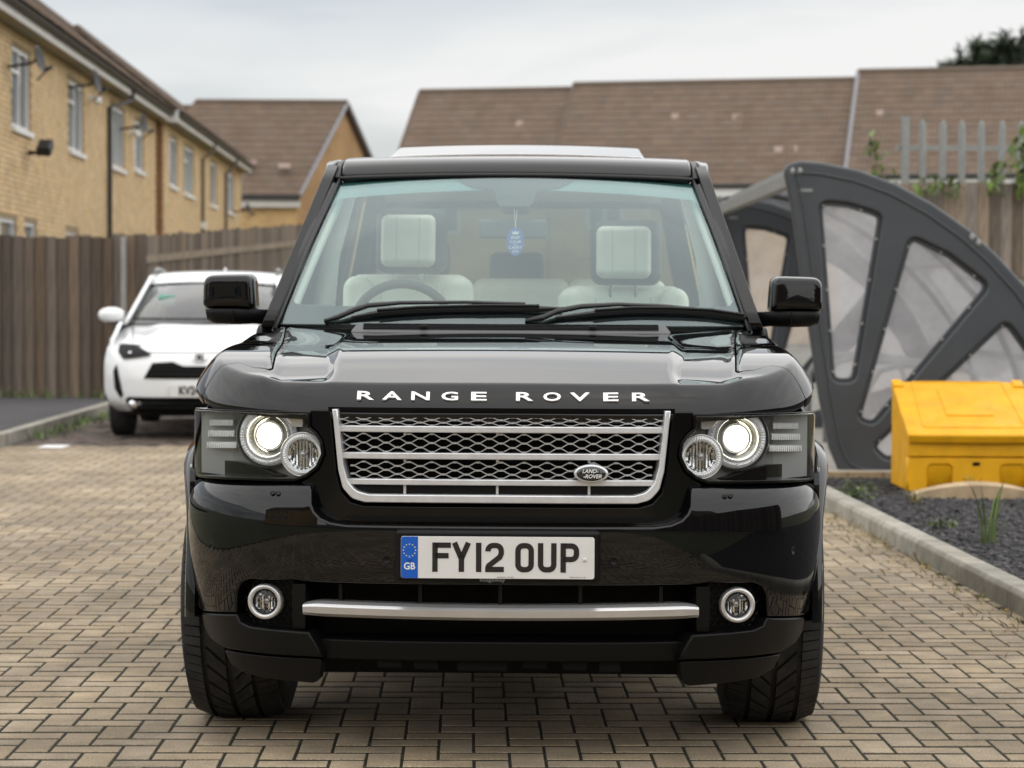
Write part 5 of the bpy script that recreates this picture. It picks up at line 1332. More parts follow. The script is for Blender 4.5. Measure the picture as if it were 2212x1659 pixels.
    MB().lathe([(.0345, -.004), (.036, .006), (.040, .010), (.0455, .009), (.049, .004), (.0495, -.006), (.049, -.03)], (x, y, z), ax, 48).build('fog_ring', K['silver_paint'], fg, smooth=True)
    MB().lathe([(.0345, .002), (.0335, -.004), (.030, -.004)], (x, y, z), ax, 40).build('fog_seal', K['gloss_black'], fg, smooth=True)
    MB().lathe([(.034, -.004), (.032, -.018), (.022, -.034), (.010, -.04), (.001, -.041)], (x, y, z), ax, 14).build('reflector_bowl', K['reflector'], fg)
    MB().lathe([(.009, -.038), (.009, -.016), (.006, -.012), (.001, -.011)], (x, y, z), ax, 16).build('bulb', K['bulb'], fg, smooth=True)
    b = MB()
    for k in (-3, -2, -1, 1, 2, 3): b.box((x+k*.0085, y+.02+abs(k)*-.003, z-.006), (.005, .003, .046-.007*abs(k)), Matrix.Rotation(.3*k, 3, 'Z'))
    b.build('facet', K['reflector'], fg)
    MB().lathe([(.0335, .000), (.026, .006), (.013, .010), (.0005, .011)], (x, y, z), ax, 32).build('fog_lens', K['lens'], fg, smooth=True)
    # washer jet, parking sensors
    a, z = solve(WB, 490*g, 1070, OB); 
    for dx in (-.009, .009):
        xx, yy = WB.at(a+dx, OB(z)); b = MB(); b.lathe([(.008, .0), (.0075, .003), (.005, .004), (.003, .001), (.0005, 0)], (xx, yy, z), (0, -.55, .83), 20); b.build('washer_jet', K['gloss_black'], suv, smooth=True)
    for dv, vy in ((246, 1212), (630, 1187)):
        a, z = solve(WB, dv*g, vy, OB); xx, yy = WB.at(a, OB(z)); xn, yn = WB.at(a, OB(z)+.1)
        b = MB(); b.lathe([(.0115, -.002), (.0112, .0010), (.0098, .0016), (.0092, .0004), (.0005, .0008)], (xx, yy, z), (xn-xx, yn-yy, 0), 28); b.build('parking_sensor', K['matte_black'], suv, smooth=True)
for g in (-1, 1): head_lamp(g)

# ---- lower bumper
for g in (-1, 1):
    P = lambda L_, off=0.0: [(a, z) for a, z in solve_all(WB, [(p*g, q) for p, q in L_], OB, off)]
    lo = P([(417, 1372), (548, 1360), (570, 1350), (577, 1333), (655, 1330), (650, 1362), (636, 1388), (605, 1408), (386, 1427), (405, 1392)])
    sheet('bumper_corner', [lo], WB.M(OB), K['matte_black'], suv, res=.03, r=.008, T=.10)
    sheet('air_deflector', [fillet(P([(388, 1430), (606, 1411), (590, 1442), (560, 1462), (500, 1474), (408, 1483), (394, 1470)], -.012), .01)], WB.M(OB, -.012), K['matte_black'], suv, res=.03, r=.004, T=.03, back=True)
    sheet('intake_cheek', [P([(424, 1266), (453, 1266), (453, 1366), (424, 1366)], -.02)], WB.M(OB, -.02), K['matte_black'], suv, res=.04, r=.003, T=.10)
    sheet('bumper_end', [[(g*(sB-.005), .40), (g*(WB.s_at_y(.60)), .42), (g*(WB.s_at_y(.50)), .60), (g*WB.s_at_y(.47), .80), (g*(sB-.005), .785)]], WB.M(lambda z: 0, -.004), K['paint'], suv, res=.05, r=.003, T=.02)
intake = empty('lower_intake', (0, 0, 0)); intake.parent = suv
b = MB(); b.box((0, .24, .45), (1.18, .02, .30)); b.build('intake_backing', K['dark_void'], intake)
b = MB(); b.box((0, .17, .520), (.98, .15, .012)); b.build('intake_roof', K['dark_void'], intake)
for dv in (-345, -173, 0, 173, 345):
    a, z0 = solve(WB, dv, 1266, OB, -.05); a, z1 = solve(WB, dv, 1312, OB, -.05); x, y = WB.at(a, -.055)
    b = MB(); b.box((x, y+.04, (z0+z1)/2), (.010, .08, z0-z1)); b.build('intake_rib', K['matte_black'], intake)
b = MB(); rows = []
for k in range(61):
    u = -1+2*k/60; dv = 429*u; q = 1-u*u; e = min(1, (1-abs(u))*429/34)
    t0, t1 = lerp(1307, 1302+9*q, e), lerp(1333, 1335+8.5*q, e)
    f = lerp(.30, 1, e)
    row = []
    for vy, o_ in ((t0, -.05), (t0, -.012), (lerp(t0, t1, .16), .004*f), (lerp(t0, t1, .34), .012*f), (lerp(t0, t1, .78), .012*f), (t1, .0*f), (t1, -.05)):
        a, z = solve(WB, dv, vy, OB, -.014); x, y = WB.at(a, OB(z)+o_-.014); row.append((x, y, z))
    rows.append(row)
b.grid(rows); b.f.append([0, 1, 2, 3, 4, 5, 6]); n = len(b.v); b.f.append([n-1-i for i in range(7)])
sharp(b.build('silver_bar', K['silver_paint'], intake), 20)
sheet('skid_panel', [solve_all(WB, [(-402, 1385), (402, 1385), (380, 1428), (-380, 1428)], OB, -.035)], WB.M(OB, -.035), K['skid'], suv, res=.06, r=.006, T=.16)
b = MB()
for k, (x0, x1) in enumerate(((-.34, -.27), (-.24, -.17), (-.12, .02), (.06, .13), (.17, .24), (.27, .33))): b.box(((x0+x1)/2, .22, .285-.004*(k % 3)), (x1-x0, .2, .04))
b.build('undertray_rib', K['dark_void'], suv, bevel=.006)
b = MB(); b.box((0, .85, .57), (1.22, 1.06, .70)); b.box((0, 2.55, .405), (1.26, 4.2, .37)); b.build('underbody', K['dark_void'], suv)

# ---- windscreen and cabin
WL = 1.045
def scr(t, a):
    wd_ = lerp(.800, .658, t); y = lerp(1.49, 2.385, t) + lerp(.17, .07, t)*(a/wd_)**2
    z = lerp(1.195, 1.752, t) + .016*math.sin(math.pi*t) - lerp(.0, .022, t)*(a/wd_)**2
    return Vector((a, y, z))
SN = Vector((0, -.53, .85))
def SCR(a, b_, o): return scr(b_/WL, a) + SN*o
def ws(dv, vy):
    x = 0; t = .5
    for _ in range(6):
        lo, hi = -.1, 1.1
        for _ in range(24):
            m = (lo+hi)/2; p = scr(m, x)
            if 648-(p.z-CH)*FPX/(D0+p.y) > vy: lo = m
            else: hi = m
        t = lo; x = dv*(D0+scr(t, x).y)/FPX
    return (x, t*WL)
screen = empty('windscreen', (0, 0, 0)); screen.parent = suv
out_ = fillet([(-.806, 0), (.806, 0), (.662, WL), (-.662, WL)], .02)
sheet('windscreen_glass', [out_], SCR, K['screen'], screen, res=.05, r=.001, T=.002)
cl_ = [(-478, 640), (-470, 655), (-445, 661), (445, 661), (470, 655), (478, 640), (397, 412), (388, 400), (370, 395), (250, 388), (130, 386), (112, 396), (90, 405), (48, 409), (42, 418), (40, 434), (32, 444), (-32, 444), (-40, 434), (-42, 418), (-48, 409), (-90, 405), (-112, 396), (-130, 386), (-250, 388), (-370, 395), (-388, 400), (-397, 412)]
clr = [ws(a+.0, b_) for a, b_ in cl_]
sheet('frit_border', [[(a*.998, b_) for a, b_ in out_], clr], lambda a, b_, o: SCR(a, b_, o-.004), K['frit'], screen, res=.05, r=.0004, T=.001)
for g in (-1, 1):
    bd = [ws(g*p, q) for p, q in ((60, 384), (250, 382), (372, 388), (405, 405), (420, 470), (408, 448), (380, 428), (240, 416), (60, 408))]
    sheet('tinted_band', [bd], lambda a, b_, o: SCR(a, b_, o-.007), K['band'], screen, res=.05, r=.0004, T=.0008)
def A_pillar(g):
    rows = []
    for k in range(15):
        t = -.10+1.05*k/14; p = scr(t, lerp(.800, .658, t)); wd_ = lerp(.056, .054, t) + .006*math.sin(math.pi*max(0, min(1, t)))
        sec = [(-.004, .030), (-.001, -.002), (.004, -.008), (wd_*.35, -.011), (wd_*.68, -.007), (wd_*.90, .003), (wd_, .020), (wd_*.96, .045), (wd_*.7, .06), (.0, .06)]
        rows.append([(g*(p.x+a), p.y+.53*d_, p.z-.85*d_) for a, d_ in sec])
    b = MB(); b.grid(rows, True); b.f.append(list(range(10))); n = len(b.v); b.f.append([n-1-i for i in range(10)])
    o = b.build('windscreen_pillar', K['paint'], suv, smooth=True); sharp(o, 50)
    b = MB(); pts = []
    for k in range(13):
        t = -.04+1.03*k/12; p = scr(t, lerp(.800, .658, t)); pts.append((g*(p.x+.001), p.y-.003, p.z+.006))
    b.tube(pts, .0065, 8); b.build('screen_seal', K['seal'], suv, smooth=True)
for g in (-1, 1): A_pillar(g)
# roof
RZ = Spline([(2.36, 1.744), (2.39, 1.772), (2.43, 1.798), (2.50, 1.818), (2.62, 1.832), (2.9, 1.846), (3.4, 1.852), (4.2, 1.835), (4.75, 1.77)])
def ROOF(a, b_, o):
    k = abs(a)/.70; return Vector((a, b_ + .075*k*k*(1-ss(2.4, 3.0, b_)), RZ(b_) - .012*k*k - .010*ss(.92, 1.06, k) + o))
sheet('roof', [fillet([(-.655, 2.37), (.655, 2.37), (.655, 4.72), (-.655, 4.72)], .02), fillet([(-.46, 2.62), (.46, 2.62), (.46, 3.12), (-.46, 3.12)], .03)], ROOF, K['paint'], suv, res=.045, r=.006, T=.03)
for g in (-1, 1):
    sheet('roof_moulding', [[(g*.660, 2.372), (g*.684, 2.374), (g*.684, 4.7), (g*.660, 4.7)]], lambda a, b_, o: ROOF(a, b_, o-.006), K['seal'], suv, res=.06, r=.004, T=.03)
    sheet('roof_edge', [fillet([(g*.688, 2.376), (g*.722, 2.39), (g*.732, 2.6), (g*.732, 4.7), (g*.688, 4.7)], .01)], ROOF, K['paint'], suv, res=.03, r=.008, T=.05)
b = MB(); b.tube([ROOF(a, 2.372, -.012) + Vector((0, -.006, 0)) for a in np.linspace(-.66, .66, 25)], .008, 8); b.build('screen_header_seal', K['seal'], suv, smooth=True)
sun_g = sheet('sunroof', [fillet([(-.485, 2.60), (.485, 2.60), (.485, 3.14), (-.485, 3.14)], .03)], lambda a, b_, o: Vector((a, b_, 1.838 + (b_-2.60)*.128 - .012*(a/.48)**2 + o)), K['sunroof'], suv, res=.06, r=.006, T=.012)
# cowl, wipers
def cowl(a, b_, o): return Vector((a, lerp(1.385, 1.60, b_) + .10*(a/.75)**2, lerp(1.160, 1.20, b_) - .040*ss(.50, .60, abs(a))*(1-b_) + o))
sheet('cowl', [[(-.75, 0), (.75, 0), (.80, 1), (-.80, 1)]], cowl, K['matte_black'], suv, res=.1, r=.002, T=.05)
vent = empty('cowl_vent', (0, 0, 0)); vent.parent = suv
K['vent'] = mat('grey_vent_plastic', (.10, .102, .105), .45)
def VT(a, b_, o): return Vector((a, 1.385 + b_*.85 + .04*(a/.5)**2, 1.171 + b_*.55 + o))
sheet('vent_body', [fillet([(-.535, 0), (.535, 0), (.515, .05), (-.515, .05)], .012)], VT, K['vent'], vent, res=.04, r=.005, T=.02)
for k in range(4):
    b = MB(); b.tube([VT(a, .018+k*.0085, .003) for a in np.linspace(-.49, .49, 22)], .0026, 6); b.build('vent_slat', K['matte_black'], vent)
for dv in (-188, 178):
    p = VT(dv*(D0+1.4)/FPX, .022, .006); rbox('washer_nozzle', p, (.024, .02, .014), .004, K['matte_black'], vent)
def wiper(arm, blade, name='wiper'):
    w_ = empty(name, (0, 0, 0)); w_.parent = suv
    b = MB(); P = [SCR(*ws(*p[:2]), p[2]) for p in arm]
    rows = []
    for i, p in enumerate(P):
        h = arm[i][3]; rows.append([p+Vector((0, .004, -h)), p+Vector((0, -.012, -h*.8)), p+Vector((0, -.016, 0)), p+Vector((0, -.004, h)), p+Vector((0, .010, h*.4))])
    b.grid(rows, True); b.f += [[0, 1, 2, 3, 4]]; n = len(b.v); b.f += [[n-1-i for i in range(5)]]
    b.build('wiper_arm', K['seal'], w_, smooth=True)
    b = MB(); P = [SCR(*ws(*p), .010) for p in blade]; b.tube(P, [.004]+[.011]*(len(P)-2)+[.004], 6); b.build('wiper_blade', K['seal'], w_)
    b = MB(); P = [SCR(*ws(*p), .024) for p in blade[1:-1]]; b.tube(P, .005, 6); b.build('blade_spine', K['seal'], w_)
wiper([(-405, 697, .004, .006), (-372, 692, .012, .010), (-340, 680, .016, .010), (-310, 671, .018, .009), (-240, 665, .018, .007), (-100, 663, .018, .006), (30, 665, .016, .006)],
      [(-345, 692), (-290, 684), (-200, 677), (-60, 673), (60, 673), (110, 671)])
wiper([(30, 695, .004, .007), (70, 692, .012, .011), (100, 680, .016, .010), (150, 671, .018, .009), (230, 666, .018, .007), (330, 668, .016, .006), (400, 673, .014, .005)],
      [(95, 691), (180, 682), (260, 676), (340, 676), (430, 680), (500, 690), (512, 693)])
# ---- sides, glass, doors (mostly hidden from the front)
SX = Spline([(.25, .915), (.4, .945), (.6, .957), (.75, .957), (.88, .945), (.97, .915), (1.0, .890), (1.10, .885), (1.18, .868), (1.22, .860)])
wy, wyr, wz, RA = .86, 3.74, .385, .435
def arch(yc, z0): return [(yc+RA*math.cos(t), wz+RA*math.sin(t)) for t in np.linspace(math.pi-math.asin((z0-wz)/RA) if z0 > wz else math.pi, math.asin((z0-wz)/RA) if z0 > wz else 0, 21)]
for g in (-1, 1):
    SIDE = lambda a, b_, o, g=g: Vector((g*(SX(b_)-.05*ss(1.0, .45, a)+o), a, b_))
    sheet('wing_side', [[(.455, .995), (.455, .66)] + [p for p in arch(wy, .60)] + [(1.62, .55), (1.62, .995)]], SIDE, K['paint'], suv, res=.06, r=.004, T=.02)
    for nm, y0, y1 in (('front_door', 1.63, 2.74), ('rear_door', 2.75, 3.33)):
        dr = sheet(nm, [fillet([(y0, .50), (y1, .50), (y1, 1.19), (y0, 1.19)], .03)], SIDE, K['paint'], suv, res=.08, r=.005, T=.03)
        rbox('door_handle', (g*.965, y1-.14, 1.03), (.02, .18, .03), .008, K['gloss_black'], dr)
    sheet('rear_quarter', [[(3.34, .50), (3.34, 1.19), (4.84, 1.19), (4.86, .55), (4.2, .50)] + arch(wyr, .50)[::-1]], SIDE, K['paint'], suv, res=.08, r=.005, T=.03)
    b = MB(); b.box((g*.86, 2.3, .43), (.16, 1.9, .12)); b.build('sill', K['matte_black'], suv, bevel=.02)
    for yc in (wy, wyr):
        rows = []
        for t in np.linspace(-.25, math.pi+.05, 30):
            row = []
            for rr_, xo in ((RA-.002, -.07), (RA-.004, .008), (RA+.010, .014), (RA+.030, .008), (RA+.045, -.02)):
                row.append((g*(.950-(.045 if yc < 2 else 0)*ss(-.35, -1.0, math.cos(t))+xo), yc+rr_*math.cos(t), wz+rr_*math.sin(t)))
            rows.append(row)
        b = MB(); b.grid(rows); b.build('arch_flare', K['paint'], suv, smooth=True)
        b = MB(); b.grid([[(g*x_, yc+(RA-.006)*math.cos(t), wz+(RA-.006)*math.sin(t)) for x_ in (.58, .88)] for t in np.linspace(0, math.pi, 24)]); b.build('arch_liner', K['dark_void'], suv)
    GL_ = lambda a, b_, o, g=g: Vector((g*(lerp(.855, .722, (b_-1.2)/.58)+o), a, b_))
    for nm, pts in (('front_side_window', [(1.80, 1.215), (2.70, 1.215), (2.70, 1.74), (2.52, 1.74)]), ('rear_side_window', [(2.76, 1.215), (3.72, 1.215), (3.66, 1.74), (2.76, 1.74)]), ('quarter_window', [(3.80, 1.215), (4.62, 1.215), (4.44, 1.74), (3.74, 1.74)])):
        sheet(nm, [fillet(pts, .02)], GL_, K['side_glass'], suv, res=.2, r=.002, T=.005)
    sheet('window_frame', [[(1.60, 1.185), (4.80, 1.185), (4.60, 1.785), (2.50, 1.785)], fillet([(1.84, 1.22), (2.69, 1.22), (2.69, 1.735), (2.53, 1.735)], .02), fillet([(2.77, 1.22), (3.71, 1.22), (3.65, 1.735), (2.77, 1.735)], .02), fillet([(3.81, 1.22), (4.61, 1.22), (4.43, 1.735), (3.75, 1.735)], .02)], lambda a, b_, o, G=GL_: G(a, b_, o-.006), K['gloss_black'], suv, res=.12, r=.003, T=.04, back=True)
    # door mirror
    mr = empty('door_mirror', (0, 0, 0)); mr.parent = suv
    x0, x1 = .878, 1.066; ym = 1.76
    rows = []
    for k, (t, sx_, sy_, sz_) in enumerate(((0, .62, .5, .62), (.04, .86, .8, .84), (.12, 1, 1, 1), (.5, 1.0, 1, 1.0), (.88, .985, .94, .985), (.96, .93, .80, .9), (1, .80, .6, .72))):
        pass
    cz, hz_ = 1.306, .061
    ring = []
    prof_y = [(-.088, .55), (-.084, .80), (-.070, .93), (-.04, 1.0), (.02, 1.0), (.06, 1.0), (.07, .97)]
    b = MB()
    for dy, f in prof_y:
        poly = fillet([(x0+.004, cz-hz_), (x1, cz-hz_), (x1-.002, cz+hz_-.004), (x0+.012, cz+hz_)], [.012, .018, .040, .030], 5)
        mx_, mz_ = (x0+x1)/2, cz
        ring.append([(g*(mx_+(px_-mx_)*lerp(f, 1, .45)), ym+dy+.05*(px_-mx_), mz_+(pz_-mz_)*f) for px_, pz_ in poly])
    b.grid(ring, True); n = len(ring[0]); b.f.append(list(range(n))); b.f.append([len(b.v)-1-i for i in range(n)])
    cp = b.build('mirror_cap', K['paint'], mr, sub=2, smooth=True)
    b = MB(); b.prism([(g*(x0+.01), ym+.074, cz-.05), (g*(x1-.012), ym+.074, cz-.05), (g*(x1-.016), ym+.074, cz+.048), (g*(x0+.02), ym+.074, cz+.05)], (0, .004, 0)); b.build('mirror_glass', K['chrome'], mr)
    rows = []
    for x_, zt_, zb_, dy0, dy1 in ((.815, 1.243, 1.188, -.02, .05), (.86, 1.243, 1.190, -.035, .05), (.885, 1.245, 1.194, -.06, .055), (.95, 1.245, 1.191, -.078, .06), (1.02, 1.245, 1.193, -.074, .06), (1.052, 1.245, 1.205, -.055, .055), (1.060, 1.245, 1.225, -.03, .04)):
        rows.append([(g*x_, ym+dy0+.006, zt_), (g*x_, ym+dy0, lerp(zt_, zb_, .3)), (g*x_, ym+dy0+.012, lerp(zt_, zb_, .8)), (g*x_, ym+dy0+.03, zb_), (g*x_, ym+dy1, zb_), (g*x_, ym+dy1, zt_)])
    b = MB(); b.grid(rows, True); b.f.append(list(range(6))); b.f.append([len(b.v)-1-i for i in range(6)]); sharp(b.build('mirror_base', K['matte_black'], mr), 50)
    b = MB(); b.box((g*.955, ym-.070, 1.218), (.003, .02, .05)); b.build('mirror_seam', K['dark_void'], mr)
# tail end
b = MB(); b.box((0, 4.86, .80), (1.84, .06, .75)); b.build('tailgate', K['paint'], suv, bevel=.02)
b = MB(); b.box((0, 4.88, .45), (1.80, .12, .25)); b.build('rear_bumper', K['matte_black'], suv, bevel=.03)
def TG(a, b_, o): return Vector((a, 4.84-.24*(b_-1.18)/.58+o, b_))
sheet('rear_window_frame', [[(-.86, 1.17), (.86, 1.17), (.72, 1.78), (-.72, 1.78)], fillet([(-.74, 1.22), (.74, 1.22), (.64, 1.71), (-.64, 1.71)], .04)], TG, K['paint'], suv, res=.2, r=.003, T=.03, back=True)
sheet('rear_window', [fillet([(-.76, 1.20), (.76, 1.20), (.66, 1.73), (-.66, 1.73)], .04)], lambda a, b_, o: TG(a, b_, o-.01), K['privacy'], suv, res=.3, r=.002, T=.004)
# ---- wheels
def tyre_mesh(wd_=.285, r=.388):
    """tread of shoulder blocks, two deep grooves and slanting ribs, round a smooth casing"""
    b = MB(); n = 72
    prof = [(-.48, .70), (-.51, .78), (-.505, .85), (-.485, .895), (-.45, .925), (-.38, .952), (-.28, .966), (.28, .966), (.38, .952), (.45, .925), (.485, .895), (.505, .85), (.51, .78), (.48, .70)]
    b.grid([[(wd_*a, r*f*math.cos(2*math.pi*k/n), r*f*math.sin(2*math.pi*k/n)) for k in range(n)] for a, f in prof], True)
    def block(x0, x1, t0, t1, h=1.0, sk=0, e0=None, e1=None):
        v = []
        for f in (.955, h):
            for x, t in ((x0, t0), (x1, t0+sk), (x1, t1+sk), (x0, t1)):
                ff = f*(1-1.5*max(0, abs(x)/wd_-.28)**2); v.append((x, r*ff*math.cos(t), r*ff*math.sin(t)))
        b.hexa(v)
    m = 76
    for k in range(m):
        t0 = 2*math.pi*k/m; t1 = t0+2*math.pi/m*.84
        for s_ in (-1, 1):
            block(s_*.275*wd_ if s_ > 0 else -.465*wd_, .465*wd_ if s_ > 0 else -.275*wd_, t0, t1)
    for k in range(m//2):
        t0 = 4*math.pi*k/m; t1 = t0+4*math.pi/m*.80
        block(-.225*wd_, -.028*wd_, t0, t1, sk=.16); block(.028*wd_, .225*wd_, t0, t1, sk=-.16)
    return b.mesh('tyre')
TM = tyre_mesh()
rimb = MB(); rimb.lathe([(.30, -.11), (.285, -.08), (.27, -.02), (.27, .06), (.29, .10), (.285, .115)], (0, 0, 0), (1, 0, 0), 36)
for k in range(5):
    t = 2*math.pi*k/5
    for d_ in (-.12, .12): rimb.tube([(.10, .05*math.cos(t), .05*math.sin(t)), (.11, .28*math.cos(t+d_), .28*math.sin(t+d_))], .022, 6)
rimb.cyl((.02, 0, 0), (.125, 0, 0), .075, .06, 20)
RM = rimb.mesh('rim')
for g in (-1, 1):
    for yc, st in ((wy, -1.2), (wyr, 0)):
        wh = empty('wheel', (g*.800, yc, .384), R(st)); wh.parent = suv
        link('tyre', TM, K['tyre'], wh)
        rm = link('rim', RM, K['rim'], wh)
        if g < 0: rm.scale = (-1, 1, 1)
# ---- cabin
cab = empty('cabin', (0, 0, 0)); cab.parent = suv
def DASH(a, b_, o): return Vector((a, lerp(1.56, 2.20, b_) + .14*(a/.75)**2*(1-b_), 1.196 + .012*math.sin(math.pi*b_) + .055*math.exp(-((a+.40)/.20)**2)*ss(.45, .8, b_) + o))
sheet('dashboard', [[(-.76, 0), (.76, 0), (.80, 1), (-.80, 1)]], DASH, K['dash'], cab, res=.06, r=.01, T=.25)
b = MB(); b.lathe([(.185+.017*math.cos(t), .017*math.sin(t)) for t in np.linspace(0, 2*math.pi, 13)], (-.415, 2.32, 1.165), (0, -.38*-1, .0) if False else (0, .93, .36), 40); b.build('steering_wheel', K['interior_dark'], cab, smooth=True)
b = MB(); b.box((-.415, 2.33, 1.165), (.34, .03, .05)); b.box((-.415, 2.34, 1.10), (.06, .03, .14)); b.build('steering_hub', K['interior_dark'], cab, bevel=.01)
def seat(x, z, name='front_seat'):
    s_ = empty(name, (x, 0, 0)); s_.parent = cab
    tl = Matrix.Rotation(R(-12), 3, 'X')
    rbox('seat_back', (0, 3.02, z-.43), (.50, .16, .60), .06, K['cream'], s_, tl, 5)
    for g in (-1, 1): rbox('seat_bolster', (g*.20, 2.95, z-.28), (.12, .14, .28), .055, K['cream'], s_, tl, 5)
    rbox('seat_shell', (0, 3.05, z-.20), (.44, .12, .12), .05, K['interior_dark'], s_, tl, 4)
    rbox('headrest_shell', (.01, 2.985, z), (.285, .10, .262), .045, K['interior_dark'], s_, tl, 5)
    rbox('headrest_pad', (0, 2.945, z), (.218, .07, .212), .03, K['cream'], s_, tl, 5)
    for sx_s in (-.045, .045):
        b = MB(); b.tube([Vector((sx_s, 2.945, z)) + tl @ Vector((0, -.0355, k*.09)) for k in (-1, -.5, 0, .5, 1)], .0010, 5); b.build('seam', K['seam'], s_)
    for sx_s in (-.11, .11):
        b = MB(); b.tube([Vector((sx_s, 3.02, z-.43)) + tl @ Vector((0, -.0815, k*.24)) for k in (-1, -.5, 0, .5, 1)], .0012, 5); b.build('seam', K['seam'], s_)
    for sx_s in (-.05, .05):
        b = MB(); b.tube([Vector((sx_s, 3.0, z-.20)), Vector((sx_s, 2.99, z-.08))], .007, 8); b.build('headrest_post', K['chrome'], s_)
seat(-.435, 1.512); seat(.42, 1.470)
for x in (-.42, .42, 0): rbox('rear_seat', (x, 3.95, 1.10), (.44, .2, .55), .06, K['cream'], cab)
for x in (-.45, .45): rbox('rear_headrest', (x, 3.98, 1.46), (.27, .1, .16), .04, K['interior_dark'], cab)
rbox('rear_centre_headrest', (-.02, 3.98, 1.42), (.24, .08, .14), .03, K['interior_dark'], cab)
sheet('headlining', [[(-.64, 2.45), (.64, 2.45), (.64, 4.6), (-.64, 4.6)], [(-.46, 2.62), (.46, 2.62), (.46, 3.12), (-.46, 3.12)]], lambda a, b_, o: ROOF(a, b_, o-.05), K['lining'], cab, res=.2, r=.002, T=.01)
for g in (-1, 1):
    rows = []
    for k in range(9):
        t = .11+.89*k/8; p = scr(t, lerp(.785, .645, t)); rows.append([(g*p.x, p.y+.05, p.z-.02), (g*(p.x-.005), p.y+.12, p.z-.045), (g*(p.x+.015), p.y+.17, p.z-.06), (g*(p.x+.03), p.y+.10, p.z-.03)])
    b = MB(); b.grid(rows, True); b.build('pillar_trim', K['lining'], cab, smooth=True)
    b = MB(); b.tube([(g*.765, 2.78, 1.15), (g*.74, 2.80, 1.45), (g*.66, 2.82, 1.76)], .045, 10); b.build('door_pillar_trim', K['lining'], cab, smooth=True)
    b = MB(); b.box((g*.775, 3.2, .98), (.05, 2.5, .40)); b.build('door_lining', K['lining'], cab, bevel=.02)
    rbox('corner_pad', (g*.70, 1.90, 1.235), (.13, .10, .05), .012, K['dash'], cab)
b = MB(); b.box((0, 3.2, .68), (1.6, 3.2, .04)); b.build('cabin_floor', K['interior_dark'], cab)
b = MB(); b.box((0, 1.50, .95), (1.5, .04, .46)); b.build('bulkhead', K['dark_void'], cab)
p = SCR(*ws(0, 425), -.03); rbox('sensor_pod', p+Vector((0, .03, 0)), (.11, .06, .08), .02, K['interior_dark'], cab)
rbox('rear_view_mirror', SCR(*ws(-5, 444), -.10), (.25, .03, .07), .012, K['dash'], cab)
# air freshener on its string (hangs from the mirror)
fz = 1.28-(522-648)*(D0+2.13)/FPX; fr_y = 2.13
fr = empty('air_freshener', suv.matrix_basis @ Vector((0, 0, 0)), 0, 'oval blue air freshener hanging on a string behind the windscreen', 'air freshener')
fr.location = Vector(suv.location) + Matrix.Rotation(R(-.99), 3, 'Z') @ Vector((.003, fr_y, fz)); fr.rotation_euler = (0, 0, R(-.99))
K['fresh'] = mat('freshener_blue', (.06, .12, .42), .6)
b = MB(); pts = [(.031*math.cos(t), 0, .052*math.sin(t)) for t in np.linspace(0, 2*math.pi, 33)[:-1]]; b.prism(pts, (0, .003, 0)); b.build('card', K['fresh'], fr)
b = MB(); b.tube([(0, 0, .050), (-.004, -.005, .115)], .0009, 5); b.tube([(0, 0, .050), (.006, -.005, .115)], .0009, 5); b.build('string', K['white_print'], fr)
for w_, z_, s_ in (('KEEP', .014, .015), ('CALM', -.001, .015), ('AND', -.011, .007), ('CARRY', -.022, .015), ('ON', -.036, .015)): letters(w_, K['white_print'], fr, s_, 1, (0, -.0012, z_))
b = MB(); b.prism([(-.010, -.0012, .026), (.010, -.0012, .026), (.013, -.0012, .038), (.005, -.0012, .032), (0, -.0012, .040), (-.005, -.0012, .032), (-.013, -.0012, .038)], (0, .0004, 0)); b.build('crown_mark', K['white_print'], fr)
# ------------------------------------------------------------------ white crossover in the parking bay
K['white_paint'] = mat('white_car_paint', (.80, .81, .82), .3, coat=1)
K['car_glass'] = glass('crossover_screen', (.34, .40, .40), 1.55, 1.8)
K['green_sticker'] = mat('green_sticker', (.25, .62, .48), .5)
DW = 20.4
wc = empty('white_crossover', ((430-1106)/FPX*DW, DW, 0), R(3.52), 'white compact crossover parked on the red bay in front of the brown fence', 'car')
YC = Spline([(.24, .09), (.32, .02), (.42, -.005), (.55, -.01), (.66, .005), (.74, .035), (.80, .09), (.865, .21), (.92, .42), (.98, .72), (1.045, 1.05)])
HW = Spline([(.24, .78), (.36, .885), (.5, .90), (.66, .902), (.80, .885), (.92, .835), (1.045, .80)])
BW = Spline([(.24, .46), (.5, .50), (.72, .50), (.80, .46), (.865, .38), (.92, .30), (.98, .22), (1.045, .16)])
def wfront(x, z): return YC(z) + BW(z)*min(1.15, (abs(x)/HW(z)))**3.6
def WM(off=0.0): return lambda a, b_, o: Vector((a, wfront(a, b_)-o-off, b_))
zs = list(np.linspace(.25, .82, 22)) + list(np.linspace(.84, 1.045, 16))
us = [math.copysign(1-(1-abs(u))**1.25, u) for u in np.linspace(-1, 1, 41)]
b = MB(); rows = []
for z in zs:
    row = []
    for u in us:
        x = u*HW(z); dz = -.035*abs(u)**4*ss(.84, .98, z) - .012*ss(.55, .7, abs(u))*ss(.80, .9, z)*(1-ss(.7, .9, abs(u))); row.append((x, wfront(x, z), z+dz))
    rows.append(row)
b.grid(rows); b.build('front_shell', K['white_paint'], wc, smooth=True)
def part(name, poly, m, off=.004, mir=True, r=.004, T=.03, rad=0):
    for P in ((poly, mirror(poly)) if mir else (poly,)): sheet(name, [fillet(P, rad) if rad else P], WM(off), K[m], wc, res=.07, r=r, T=T)
part('upper_grille', [(-.50, .56), (.50, .56), (.42, .70), (.24, .712), (.13, .668), (-.13, .668), (-.24, .712), (-.42, .70)], 'dark_void', .012, mir=False)
part('lower_grille', [(-.68, .36), (-.62, .255), (.62, .255), (.68, .36), (.65, .392), (-.65, .392)], 'dark_void', .012, mir=False, rad=.02)
